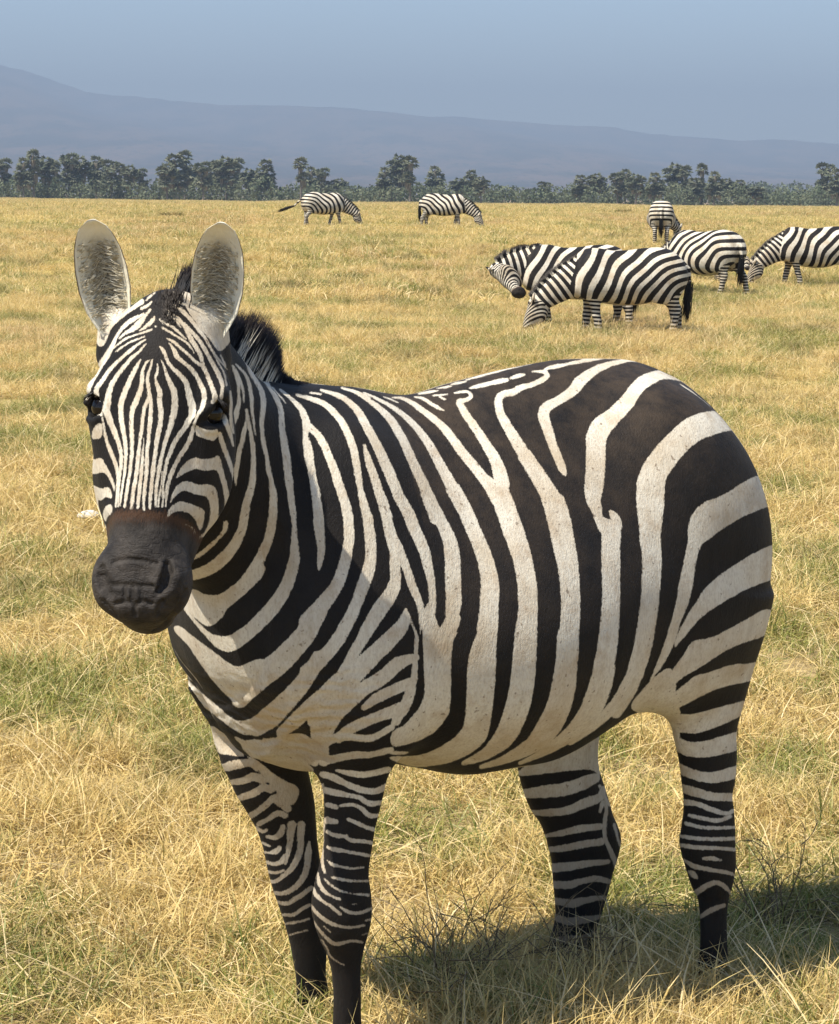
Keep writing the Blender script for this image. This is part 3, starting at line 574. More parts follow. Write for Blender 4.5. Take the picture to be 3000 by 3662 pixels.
BODY_LINES = """
D 250 60 25 290 180 35 300 300 30 300 420 40 265 540 60 245 640 30 240 700 10
D 230 20 10 260 60 30 310 170 30 345 280 22 355 400 14
D 380 560 12 365 660 35 340 780 45 310 900 45 285 1030 45 270 1150 40 268 1260 15
D 270 10 15 350 90 25 400 180 35 425 300 40 435 420 35 445 540 25 460 650 22 475 740 12
D 380 480 25 400 600 35 425 720 40 445 850 45 455 980 45 450 1100 60 440 1230 70 410 1350 75 375 1470 80 356 1591 90
E 790 0 92 765 130 95 700 270 105 610 390 120 500 490 125 380 560 115 290 590 105 190 600 90
E 600 60 50 590 130 45 520 220 30 440 300 40 340 380 45 260 430 25
D 400 0 50 430 90 50 480 180 45 530 270 50 555 380 55 550 500 55 540 620 45 545 740 40 565 860 45 590 960 38 605 1080 50 630 1190 45 650 1290 60 660 1400 80 655 1520 85 652 1591 88
E 1086 0 88 1075 60 95 1050 200 95 1000 330 100 930 480 118 850 610 125 760 720 130 660 800 140 560 880 150
D 570 0 30 575 150 50 620 250 35 690 360 50 735 480 55 745 600 60 755 720 65 775 850 80 795 980 80 805 1100 80 820 1220 80 835 1340 70 850 1460 65 868 1591 58
E 1302 0 56 1310 100 45 1310 180 60 1310 300 80 1310 430 110 1280 560 120 1230 700 130 1160 830 140 1070 950 150 960 1070 150 840 1180 150 720 1270 160 620 1310 165 510 1280 110 420 1220 60 330 1130 40 250 1040 30 180 950 30
D 650 250 15 720 330 16 785 410 10
D 730 270 25 800 330 30 880 400 45 950 480 60 985 560 70 1000 650 80 985 760 50 1000 860 65 1020 960 80 1045 1060 80 1065 1180 75 1090 1300 85 1110 1450 95 1130 1600 102
F 117 10 105 115 60 110 130 200 95 140 330 80 130 440 65 120 520 35 118 545 15
D 1015 770 20 1040 870 40 1060 960 30 1070 1040 15
D 1000 620 60 1060 680 70 1120 740 75 1180 840 75 1230 960 80 1280 1080 85 1320 1200 90 1360 1330 95 1400 1450 100 1430 1591 104
F 417 0 104 430 180 110 415 320 110 390 450 115 350 590 120 290 720 130 200 850 150 100 970 170 0 1090 190
e 1010 130 100 970 200 108 930 270 116 880 330 120 780 430 130 680 500 140 600 570 140 560 640 80
D 900 325 25 990 350 40 1100 380 50 1200 430 60 1290 510 65 1370 610 70 1430 730 75 1480 860 75 1510 1000 75 1535 1150 70 1555 1280 60 1580 1400 75 1620 1550 95 1633 1591 100
F 620 0 105 645 180 110 655 320 115 650 450 120 620 580 130 570 720 125 520 850 120 470 980 125 400 1110 130 330 1240 140 240 1360 140 130 1480 150 0 1600 160
e 1010 400 84 960 480 88 900 565 98 810 660 110 740 730 120 660 790 100
D 1040 305 20 1150 318 14
c 430 340 14 520 365 28 600 410 35 660 470 45 700 540 50 745 620 55 790 710 60 830 800 65 870 890 65 910 990 65 960 1080 70 983 1128 72
F 1060 0 122 1110 130 120 1170 260 120 1220 390 110 1245 520 95 1275 650 80 1290 780 75 1290 880 75 1270 960 110 1250 1050 130
c 700 680 15 720 760 40 750 850 50 780 940 55 815 1040 65 838 1128 68
F 815 0 105 850 150 112 890 270 130 930 380 150 900 480 110 910 600 110 890 720 130 830 840 150 750 950 160 680 1060 150 620 1160 140 560 1270 120 480 1400 110 420 1500 90 370 1600 110 320 1690 130
F 930 380 150 1000 480 90 1040 580 85 1080 700 85 1120 800 80 1160 900 70 1175 1000 55 1175 1100 35 1165 1200 12
e 1121 527 85 1050 600 90 960 680 90 870 760 80 800 820 60
e 1500 125 14 1490 200 70 1420 285 90 1300 400 100 1210 490 110 1130 590 100 1050 690 90 980 760 70
e 1560 395 40 1460 430 75 1370 510 80 1270 570 80 1180 650 80 1100 730 80 1050 810 90
e 1530 540 60 1430 580 60 1330 630 55 1265 680 30
e 1470 690 80 1370 720 60 1270 760 60 1190 800 60 1120 850 60
e 1000 800 80 1020 900 90 1040 980 60
e 1505 130 10 1560 270 16 1560 330 22 1555 420 25 1545 520 40 1500 650 50 1450 760 40
G 0 500 30 100 560 50 200 640 65 290 740 80 360 850 85 430 980 90 490 1120 95 560 1270 100 620 1400 110 680 1550 130 760 1736 160
c 560 325 12 640 350 22 720 390 35
J 60 40 105 150 200 112 220 330 122 280 450 132 320 570 150 340 700 160 345 850 165 350 1000 165 355 1150 160 340 1280 150
G 0 445 15 100 490 25 200 540 35 320 610 45 430 690 55 530 790 65 620 900 75 700 1020 85 770 1150 95 850 1300 110 929 1447 130
J 350 0 148 420 120 150 490 260 150 550 400 150 610 540 150 670 700 165 710 850 175 730 1000 190 725 1150 195 715 1300 200 700 1447 220
G 300 495 12 400 505 28 480 540 45 570 600 55 680 680 65 790 770 75 880 870 85 960 980 90 1050 1100 95 1150 1220 100 1240 1330 110 1330 1420 150 1379 1447 200
J 800 0 225 860 120 210 910 250 210 960 400 210 1010 540 205 1060 700 200 1090 850 195 1115 1000 200 1120 1150 200 1120 1300 205 1110 1450 215 1100 1600 225 1095 1736 226
G 940 450 15 1000 440 25 1080 440 30 1110 485 40 1060 520 40 990 540 60 1020 610 75 1090 720 80 1170 830 85 1240 940 95 1310 1050 105 1370 1160 120 1410 1280 140 1430 1400 160
G 720 475 15 800 470 16 870 462 10
G 790 490 25 840 515 18
G 530 490 18 620 510 28 700 560 35 770 600 35 830 630 15
G 210 490 10 280 515 15 360 550 8
G 1736 370 42 1640 390 60 1550 440 70 1450 460 70 1400 510 80 1400 600 85 1430 690 90 1490 800 100 1550 900 110 1610 1000 120 1680 1120 125
H 80 1100 150 170 1240 160 260 1380 170 330 1500 190 380 1620 210 410 1736 220
J 1400 150 228 1440 300 238 1470 450 235 1500 600 230 1530 750 215 1550 900 205 1560 1050 200 1565 1200 195 1560 1350 200 1545 1500 210 1535 1736 218
H 0 400 50 100 375 45 180 350 50 260 310 55 310 270 45 280 235 40 210 225 25 150 230 10
G 570 460 14 680 440 28 770 425 12
G 760 400 10 850 390 22 910 378 10
G 910 360 10 980 345 26 1060 332 10
G 1060 315 10 1200 275 20 1350 235 20 1500 195 20 1650 160 20 1736 140 14
G 1100 400 20 1200 375 42 1330 345 45 1420 325 48 1485 315 35
G 1525 295 26 1590 275 42 1655 262 25
H 0 165 10 150 135 12 300 110 12 450 92 8
H 0 270 35 70 260 25
H 280 215 24 320 190 30 400 175 45 500 155 30 620 130 35 750 105 38 880 85 28 1010 80 14
H 495 1295 30 470 1240 80 420 1120 90 370 1000 95 330 880 100 295 770 105 270 680 115 300 600 110 400 540 90 500 480 95 590 410 110 640 340 120 720 270 100 830 200 80 930 160 60 1040 130 45 1140 115 30 1230 122 12
H 1700 310 40 1600 280 60 1500 260 90 1400 290 120 1300 340 140 1220 420 140 1150 520 150 1080 600 160 990 690 170 880 790 210 820 900 210 810 1050 200 810 1200 200 800 1330 200 790 1440 190 785 1550 150 820 1650 110 840 1736 90
K 300 220 62 350 280 110 400 330 150 400 450 145 400 600 145 402 750 140 400 900 140 390 1050 145 375 1200 150 350 1350 160 320 1500 165 270 1650 165 240 1736 160
K 400 175 30 430 215 66 450 270 70 430 330 80
d 1345 475 30 1290 450 90 1210 455 125 1120 490 130 1040 560 130 970 640 135 920 720 140 905 800 145 905 880 140 905 950 125 905 1040 105 915 1130 95
K 700 380 160 718 500 150 718 620 150 710 750 145 700 880 140 685 1000 140 665 1130 140 635 1270 140 595 1400 130 550 1530 120 490 1650 100 440 1736 80
g 262 60 110 258 150 118 248 300 125 228 430 125 195 540 120 150 630 105 90 690 75 20 735 50 -60 765 25
g 478 100 103 475 120 105 470 260 115 450 400 125 420 500 125 370 590 120 310 660 90 230 710 65 130 755 40 30 785 22
g 670 270 108 640 390 112 590 500 105 520 590 85 430 660 60 330 720 35 230 765 18
g 830 300 84 800 350 78 740 440 60 660 530 50 580 600 35 490 665 18
L 1080 150 110 1200 150 120 1330 110 110 1500 50 80
L 1060 270 70 1150 310 90 1250 310 100 1350 290 110 1480 250 110
L 1090 430 60 1200 475 60 1320 485 70 1490 440 80
L 1100 550 50 1200 580 55 1300 605 50 1440 610 50
L 1110 640 40 1200 650 30 1290 685 30 1380 710 25 1435 690 20
L 1150 720 20 1240 740 25 1330 755 25 1410 730 20
L 1130 770 20 1220 795 22 1330 800 22 1445 795 20
L 1095 850 20 1200 865 24 1320 870 24 1455 865 22
L 1085 905 24 1200 920 26 1320 925 24 1455 935 22
L 1240 990 15 1300 990 30 1350 1000 15
L 1120 1000 18 1190 1040 30 1290 1060 25 1400 1080 24 1445 1100 15
L 1150 1070 15 1180 1090 40 1200 1110 20
L 1200 1200 40 1260 1160 35 1330 1140 30 1390 1180 25 1412 1210 15
L 1225 1350 30 1290 1310 35 1370 1280 25
M 1050 490 80 1150 440 70 1280 430 60 1450 440 55 1620 350 50
M 1040 630 60 1150 610 65 1300 580 60 1450 575 50 1615 535 50
M 1160 705 15 1250 725 45 1400 740 50 1595 700 50
M 1050 740 50 1130 760 60 1230 810 50 1350 860 50 1480 880 50 1575 840 50
M 1070 870 50 1150 890 55 1250 910 40 1350 930 35 1440 980 45 1540 970 35
M 1090 990 40 1160 1010 40
M 1200 1000 25 1290 990 30 1370 1020 35 1440 1080 40 1515 1080 30
M 1090 1120 60 1160 1130 40
M 1260 1110 25 1330 1140 30 1420 1180 35 1495 1200 30
M 1090 1210 25 1170 1250 30 1250 1245 20
M 1050 820 20 1050 1000 26 1045 1150 26 1050 1300 18
N 920 70 30 990 105 40 1080 110 30 1180 160 45 1300 170 40 1400 190 35
N 930 230 30 1000 255 45 1100 270 35 1200 290 35 1375 320 30
N 930 370 20 980 410 35 1060 430 25 1180 450 20 1300 440 20
N 980 540 22 1080 565 30 1200 580 22 1360 580 25
N 880 0 40 870 150 40 870 300 35 880 420 30 900 490 25
N 830 500 20 840 590 35 880 670 35 960 730 30 1060 770 18
N 900 560 15 960 620 20 1060 680 20 1180 710 14 1350 725 35
N 780 650 25 810 720 40 880 790 35 960 840 35 1060 920 30
N 1060 850 20 1150 900 35 1260 910 35 1400 860 30
N 760 830 20 790 880 35 860 950 40 950 1010 35 1060 1050 32 1180 1060 28 1310 1040 25
N 1180 820 12 1230 820 12
N 1320 990 20 1390 975 25
N 1285 1140 14 1380 1110 20
N 790 1000 15 830 1070 30 900 1150 35 980 1220 40 1050 1230 40 1170 1200 30 1290 1215 25
N 890 1050 10 960 1110 18
N 870 1190 12 920 1270 20 960 1360 25 1040 1420 20 1100 1450 14"""
BODY_PATCHES = """
E 180 750 300 745 350 785 430 810 540 800 640 740 700 700 800 640 900 520 960 430 1020 540 960 640 880 720 780 810 680 890 600 960 570 1030 480 1110 430 1130 370 1110 280 1040 190 960 150 900
e 215 205 300 280 400 350 500 430 560 455 640 410 720 400 700 480 690 560 620 650 570 690 500 620 420 540 340 430 270 320 180 240
e 130 270 160 340 200 430 260 510 350 600 430 660 500 730 560 760 640 740 720 660 800 640 820 720 740 800 670 820 600 840 520 800 420 720 340 660 240 570 170 460 120 330
F 1190 1050 1200 960 1250 900 1310 930 1330 1080 1370 1150 1400 1100 1440 1000 1590 1000 1570 1120 1500 1250 1490 1400 1480 1600 1475 1760 1210 1760 1200 1500 1195 1300 1185 1150
I 620 -20 990 0 930 100 910 250 900 400 905 600 900 800 870 890 790 1010 690 1100 560 1160 420 1200 280 1225 280 1060 420 1000 530 870 600 780 635 650 630 400 620 150
I 540 430 545 480 540 620 510 760 450 880 380 930 320 1000 280 1010 290 930 340 850 390 740 440 620 490 520
I 1170 50 1110 200 1080 350 1065 550 1060 850 1040 1000 960 1110 830 1200 650 1290 470 1320 270 1310 270 1350 440 1410 560 1430 750 1410 900 1380 1050 1320 1190 1230 1280 1130 1310 980 1330 850 1350 650 1370 450 1370 200 1385 0 1180 0
I 270 1265 430 1265 480 1275 420 1300 270 1300
d 1115 930 1180 860 1280 830 1380 760 1490 708 1530 800 1545 875 1440 910 1340 960 1250 1020 1160 1090 1110 1090 1095 1010
K 1000 400 1005 250 1040 170 1150 330 1080 480 1055 580 1040 720 1010 860 970 960 930 1060 905 1150 870 1250 800 1370 730 1460 690 1530 700 1490 770 1320 840 1120 900 920 930 720 970 540
K 1710 415 1705 560 1685 690 1560 730 1440 780 1330 840 1200 920 1100 990 1040 1060 990 1120 930 1190 890 1240 900 1160 950 1060 1000 970 1060 880 1110 790 1190 710 1280 640 1400 560 1500 500 1600 450
K 1655 925 1640 1030 1610 1130 1500 1170 1400 1200 1290 1250 1200 1310 1100 1380 1000 1430 930 1480 880 1530 870 1400 920 1350 980 1260 1030 1170 1120 1165 1210 1140 1300 1090 1400 1040 1500 980 1560 940
K 1580 1325 1560 1460 1440 1500 1330 1515 1220 1550 1110 1600 1000 1660 920 1700 880 1710 880 1600 900 1570 990 1500 1060 1440 1160 1425 1280 1375 1370 1355 1470 1355
K 540 1680 640 1560 720 1470 810 1400 890 1480 900 1700 800 1790 600 1740
K 680 1550 750 1460 850 1370 910 1440 900 1600 910 1800 770 1800
L 890 -40 1070 -30 1100 80 1100 200 1080 310 1010 270 950 110
M 520 440 640 440 760 400 900 400 1000 480 1040 560 1010 690 900 640 760 600 600 560
M 330 470 520 440 700 500 850 560 940 650 980 760 960 830 900 840 700 780 500 640
e 520 830 640 890 760 910 880 950 960 1000 990 1040 940 1100 860 1110 780 1080 700 1010 620 940 560 880"""
FAR_LINES = """
L 100 590 50 250 575 75 380 560 80 500 520 80 570 490 60
L 170 705 30 280 705 45 400 690 50 520 640 60 600 610 50 620 560 40
L 260 850 20 370 830 40 480 805 45 600 790 40
L 270 935 30 380 925 45 500 900 45 610 885 45
L 280 1050 60 400 1040 55 530 1020 45 650 1010 30
L 300 1150 45 400 1155 50 490 1130 40 580 1115 40 670 1135 30
L 310 1250 40 420 1270 55 500 1250 45 630 1230 25
L 315 1350 40 400 1380 50 500 1370 50 610 1350 25
L 335 1490 30 420 1495 55 500 1480 35 565 1450 20
L 600 700 15 620 640 30 640 680 20 630 760 25 630 860 25 660 930 30 690 1000 30 700 1060 15
L 690 780 20 720 900 15 745 920 10
L 600 540 20 640 630 25 660 660 15
M 210 685 60 330 660 80 430 640 60 480 660 60 500 700 20
M 300 805 50 400 790 60 480 760 70 560 790 60
M 360 935 50 470 900 60 560 850 60 620 860 70
M 450 1085 50 560 1010 50 640 940 60 710 960 100 760 1020 70
M 520 1150 40 600 1110 40 680 1060 50 740 1080 50
N 190 30 40 260 70 35 300 50 30
N 300 120 30 380 130 50 440 90 70 470 20 50
N 560 0 90 545 120 70 535 220 60 515 320 40 495 400 25
N 660 0 80 650 120 75 650 230 70 620 340 65 560 440 60 480 520 50 400 580 45 330 585 35
N 740 180 30 730 300 70 715 430 65 680 540 65 620 620 60 540 680 55 450 710 45 360 700 35
N 760 650 45 680 710 50 590 770 50 500 815 45 390 790 30
N 740 830 40 650 880 40 570 930 40 470 930 35
N 740 970 25 640 1000 30 480 1025 25
N 720 1090 20 530 1140 20
N 255 185 25 330 220 20
N 255 280 20 330 285 30 400 270 60 430 240 50
N 285 380 30 380 405 40 460 370 50 480 310 25
N 300 480 30 390 495 30 480 470 30"""
FAR_PATCHES = """
L 80 450 300 300 440 250 600 150 620 230 600 330 605 500 560 430 400 445 200 470 90 480
M 95 330 180 350 290 450 420 590 350 590 260 575 190 570 150 490 120 420
M 400 560 480 600 700 780 860 840 850 930 800 1010 740 960 640 850 560 760 480 660"""
def _parse(txt, n):
    out = []
    for ln in txt.strip().splitlines():
        t = ln.split(); ox, oy, s = WIN[t[0]]
        v = np.array(t[1:], float).reshape(-1, n)
        v[:, 0] = ox + v[:, 0] * s; v[:, 1] = oy + v[:, 1] * s
        if n == 3: v[:, 2] *= s
        out.append(v)
    return out
def smooth_line(v, m=4):
    """Catmull-Rom through the points of a stripe"""
    if len(v) < 3: return v
    p = np.vstack([2*v[0]-v[1], v, 2*v[-1]-v[-2]]); t = np.arange(m)[:, None] / m; out = []
    for i in range(1, len(p) - 2):
        a, b, c, d = p[i-1], p[i], p[i+1], p[i+2]
        out.append(0.5 * (2*b + (c-a)*t + (2*a-5*b+4*c-d)*t**2 + (3*b-a-3*c+d)*t**3))
    return np.vstack(out + [v[-1:]])
def stripe_field(xy, lines, patches, grow=0.0):
    """signed distance (photo px) to the white coat: negative inside a white stripe"""
    d = np.full(len(xy), 40.0)
    for L in lines:
        L = smooth_line(L); m = 30 + L[:, 2].max() / 2
        k = np.where((xy[:, 0] > L[:, 0].min()-m) & (xy[:, 0] < L[:, 0].max()+m) & (xy[:, 1] > L[:, 1].min()-m) & (xy[:, 1] < L[:, 1].max()+m))[0]
        if not len(k): continue
        p = xy[k]; best = np.full(len(k), 40.0)
        for i in range(len(L) - 1):
            a, b = L[i], L[i+1]; v = b[:2] - a[:2]; l2 = v @ v + 1e-9
            t = np.clip(((p - a[:2]) @ v) / l2, 0, 1)
            e = np.hypot(p[:, 0] - a[0] - t*v[0], p[:, 1] - a[1] - t*v[1]) - (a[2] + t*(b[2]-a[2])) / 2
            np.minimum(best, e, out=best)
        d[k] = np.minimum(d[k], best)
    for P in patches:
        for _ in range(2): P = np.stack([P * 0.75 + np.roll(P, -1, 0) * 0.25, P * 0.25 + np.roll(P, -1, 0) * 0.75], 1).reshape(-1, 2)
        k = np.where((xy[:, 0] > P[:, 0].min()-30) & (xy[:, 0] < P[:, 0].max()+30) & (xy[:, 1] > P[:, 1].min()-30) & (xy[:, 1] < P[:, 1].max()+30))[0]
        if not len(k): continue
        p = xy[k]; best = np.full(len(k), 40.0); ins = np.zeros(len(k), bool)
        for i in range(len(P)):
            a, b = P[i], P[(i+1) % len(P)]; v = b - a; l2 = v @ v + 1e-9
            t = np.clip(((p - a) @ v) / l2, 0, 1)
            np.minimum(best, np.hypot(p[:, 0] - a[0] - t*v[0], p[:, 1] - a[1] - t*v[1]), out=best)
            c = ((a[1] > p[:, 1]) != (b[1] > p[:, 1]))
            ins ^= c & (p[:, 0] < (b[0]-a[0]) * (p[:, 1]-a[1]) / (b[1]-a[1] + 1e-12) + a[0])
        e = np.where(ins, -best, best)
        d[k] = np.minimum(d[k], e)
    return d
# ---------------------------------------------------------------- generic plains-zebra coat for any body (used where the photograph shows none of it)
def generic_coat(a, z, b, lab, leg_z=0.62, lam=0.115):
    """lab: 0 trunk, 1 leg; negative = white"""
    u = np.sqrt((a + 0.66) ** 2 + ((z - 0.56) * 1.15) ** 2)
    ph = 2 * np.pi * (u / lam + 0.15 * np.sin(3.1 * z + 5 * a) + 0.1)
    tr = np.cos(ph) + 0.12
    lg = np.cos(2 * np.pi * z / 0.062 + 0.9 * np.sin(9 * a + 2 * b)) + 0.15
    return np.where(lab == 1, lg, tr) * 16

def subdivide(V, Q, ng, sel):
    """split the selected quads in four; neighbours become n-gons, so no cracks"""
    S = Q[sel]; E = np.concatenate([S[:, [0, 1]], S[:, [1, 2]], S[:, [2, 3]], S[:, [3, 0]]]); Es = np.sort(E, 1)
    key = Es[:, 0].astype(np.int64) * (len(V) + 1) + Es[:, 1]; uk, inv = np.unique(key, return_inverse=True)
    a = (uk // (len(V) + 1)).astype(int); b = (uk % (len(V) + 1)).astype(int)
    n0 = len(V); mid = (V[a] + V[b]) / 2; cen = V[S].mean(1); V2 = np.vstack([V, mid, cen]); ns = len(S)
    m = [n0 + inv[i*ns:(i+1)*ns] for i in range(4)]; c = n0 + len(mid) + np.arange(ns)
    newq = np.concatenate([np.stack([S[:, i], m[i], c, m[i-1]], 1) for i in range(4)])
    R = Q[~sel]; em = [np.searchsorted(uk, np.minimum(R[:, i], R[:, (i+1) % 4]).astype(np.int64) * (len(V) + 1) + np.maximum(R[:, i], R[:, (i+1) % 4])) for i in range(4)]
    hit = np.zeros(len(R), bool); hs = []
    for i in range(4):
        k = np.minimum(R[:, i], R[:, (i+1) % 4]).astype(np.int64) * (len(V) + 1) + np.maximum(R[:, i], R[:, (i+1) % 4])
        h = (em[i] < len(uk)); h[h] = uk[em[i][h]] == k[h]; hs.append(h); hit |= h
    keep = R[~hit]; ngn = []
    for r in np.where(hit)[0]:
        f = []
        for i in range(4):
            f.append(int(R[r, i]))
            if hs[i][r]: f.append(int(n0 + em[i][r]))
        ngn.append(f)
    d = {int(k): i for i, k in enumerate(uk)} if ng else {}
    for f in ng:
        g = []
        for i in range(len(f)):
            p, q = f[i], f[(i+1) % len(f)]; g.append(p); k = min(p, q) * (len(V) + 1) + max(p, q)
            if k in d: g.append(n0 + d[k])
        ngn.append(g)
    return V2, np.concatenate([keep, newq]), ngn

H_PRIMS = hero_prims(); HD_PRIMS = head_prims(); ALL_PRIMS = H_PRIMS + HD_PRIMS
LEGS = [p for p in H_PRIMS if isinstance(p, LoftZ)]           # near hind, far hind, near front, far front
TRUNK = [p for p in H_PRIMS if not isinstance(p, LoftZ)] + HD_PRIMS[:1]
def hero_labels(V):
    a, b, z = V.T
    dl = [p.d(a, b, z) for p in LEGS]; dt = sdf_eval(TRUNK, a, b, z); dh = sdf_eval([p for p in HD_PRIMS[1:]], a, b, z)
    q = (to_world(V) - HP0) @ HEADM; dt = np.where((q[:, 2] > -0.15) & (q[:, 0] < 0.40) & (q[:, 0] > -0.12) & (np.abs(q[:, 1]) < 0.16), dt + 0.05, dt)
    D = np.stack([dt, dh] + dl, 1); return D.argmin(1)         # 0 trunk 1 head 2.. legs
V, Q = sdf_mesh(ALL_PRIMS, 0.0060)
V = lap_smooth(V, Q, 3)
lab = hero_labels(V); N = vert_normals(to_world(V), Q); face = (N * ((CAM - to_world(V)) / np.linalg.norm(CAM - to_world(V), axis=1, keepdims=True))).sum(1)
vis = face > -0.1
NG = []
V, Q, NG = subdivide(V, Q, NG, vis[Q].all(1) & (V[Q][:, :, 2].mean(1) > 0.05))
lab = hero_labels(V); W = to_world(V); N = vert_normals(W, Q)
hh = (W - HP0) @ HEADM                                        # head coordinates
sel = (lab == 1)[Q].all(1) & (hh[Q][:, :, 0].max(1) < 0.66) & ((N * (CAM - W)).sum(1) > 0)[Q].all(1)
V, Q, NG = subdivide(V, Q, NG, sel)
_tri = np.array([[f[0], f[1], f[len(f)//2], f[-1]] for f in NG]) if NG else np.zeros((0, 4), int)
V = lap_smooth(V, np.concatenate([Q, _tri]), 3)
lab = hero_labels(V); N = vert_normals(to_world(V), np.concatenate([Q, _tri])) @ HM
for _ in range(4):                                            # settle the finer head vertices on the true surface: lids, nostrils, lip creases
    kk = np.where((lab == 1) & (N @ (HM.T @ -FWD) > -0.2))[0]; dd = sdf_eval(HD_PRIMS, *V[kk].T)
    V[kk] -= N[kk] * np.clip(dd, -0.004, 0.004)[:, None] * 0.8
    N[kk] = (vert_normals(to_world(V), np.concatenate([Q, _tri])) @ HM)[kk]
W = to_world(V); N = vert_normals(W, np.concatenate([Q, _tri])); lab = hero_labels(V); hh = (W - HP0) @ HEADM
face = (N * ((CAM - W) / np.linalg.norm(CAM - W, axis=1, keepdims=True))).sum(1)
pix = project(W)[:, :2]
gen = generic_coat(V[:, 0], V[:, 2], V[:, 1], (lab >= 2).astype(int))
s_val = gen.copy()
near = np.isin(lab, (0, 2, 4)) & (face > 0.06); far = np.isin(lab, (3, 5)) & (face > 0.03); hd = (lab == 1) & (face > 0.03)
s_val[near] = stripe_field(pix[near], _parse(BODY_LINES, 3), _parse(BODY_PATCHES, 2))
s_val[far] = stripe_field(pix[far], _parse(FAR_LINES, 3), _parse(FAR_PATCHES, 2))
s_val[hd] = stripe_field(pix[hd], _parse(HEAD_LINES, 3), _parse(HEAD_PATCHES, 2))
s_val = np.clip(s_val, -30, 30)
# muzzle skin, tan throat and legs, dusty back, wrinkled breast
HS = HEAD_LEN / 0.57
tt = hh[:, 0] / HS; nn = hh[:, 2] / HS; ll = np.abs(hh[:, 1]) / HS
mz = (tt - 0.352) / 0.11 + np.clip(nn + 0.06, -0.2, 0) * 2.2 - np.clip(ll - 0.05, 0, 1) * 3
muz = np.where(lab == 1, np.clip(mz * 1.15 + 0.05, 0, 1), 0)
s_val = np.where(lab >= 2, s_val + np.clip((0.42 - V[:, 2]) * 3, 0, 0.6), s_val)
tan = np.clip((0.56 - V[:, 2]) * 2.2, 0, 0.92) * (lab >= 2) + np.clip((0.62 - V[:, 2]) * 1.0, 0, 0.25) * (lab < 2)
tan = np.maximum(tan, 0.5 * np.clip(1 - np.hypot((V[:, 0] - 0.42) / 0.2, (V[:, 2] - 0.64) / 0.10), 0, 1) * (lab == 0)); tan = np.maximum(tan, np.clip((V[:, 0] - 0.42) * 1.4, 0, 0.28) * np.clip((1.15 - V[:, 2]) * 4, 0, 1) * (lab == 0) * np.clip((V[:, 2] - 0.80) * 6, 0, 1))  # brisket: brown skin, darkened further to paint in the shade under the chest; then throat
dust = np.clip(N[:, 2] * 1.1, 0, 1) * (V[:, 0] < 0.25) * (lab == 0) + 0.12
wrk = np.clip(1 - np.hypot((V[:, 0] - 0.46) / 0.16, (V[:, 2] - 0.73) / 0.13), 0, 1) * (lab != 1) * 1.2

# ears: cupped leaves, part of the same skin
def ear(base, tip, half_w, cup, nrm, side):
    base, tip = np.array(base), np.array(tip); ax = tip - base; L = np.linalg.norm(ax); ax = ax / L
    nrm = nrm - ax * (nrm @ ax); nrm /= np.linalg.norm(nrm); lat = np.cross(ax, nrm)
    nu, nv = 34, 19; us = np.linspace(0, 1, nu); vs = np.linspace(-1, 1, nv)
    prof = np.interp(us, [0, .10, .22, .40, .58, .74, .86, .94, 1.0], [.40, .62, .86, 1.0, 1.0, .90, .72, .52, .16]) * half_w
    def sheet(off):
        P = []
        for u, w in zip(us, prof):
            for v in vs:
                d = cup * (1 - v*v) * (w / half_w) ** 1.0
                P.append(base + ax * (L * u) + lat * (w * v) + nrm * (-d + 0.010 * u * u - off * (1 - 0.6 * v * v)))
        return np.array(P)
    A, B = sheet(0.0), sheet(0.006); n = len(A); F = []; mi = []
    idx = lambda i, j: i * nv + j
    for i in range(nu - 1):
        for j in range(nv - 1):
            F.append([idx(i, j), idx(i, j+1), idx(i+1, j+1), idx(i+1, j)]); F.append([n + idx(i, j), n + idx(i+1, j), n + idx(i+1, j+1), n + idx(i, j+1)])
    for i in range(nu - 1):
        F.append([idx(i, 0), idx(i+1, 0), n + idx(i+1, 0), n + idx(i, 0)]); F.append([idx(i, nv-1), n + idx(i, nv-1), n + idx(i+1, nv-1), idx(i+1, nv-1)])
    for j in range(nv - 1): F.append([idx(nu-1, j), idx(nu-1, j+1), n + idx(nu-1, j+1), n + idx(nu-1, j)])
    uu = np.tile(np.repeat(us, nv), 2); vv = np.tile(np.tile(vs, nu), 2); back = np.repeat([0.0, 1.0], n)
    return np.vstack([A, B]), F, uu, vv, back, A.reshape(nu, nv, 3), nrm, lat, ax
EARS = [ear(at_depth(404, 1200, 3.665), at_depth(330, 784, 3.64), 0.0435, 0.034, np.array([-0.10, -1.0, 0.05]), -1),
        ear(at_depth(762, 1205, 3.68), at_depth(792, 794, 3.645), 0.0435, 0.034, np.array([0.10, -1.0, 0.05]), 1)]
MAT_COAT = make_coat('zebra_coat')
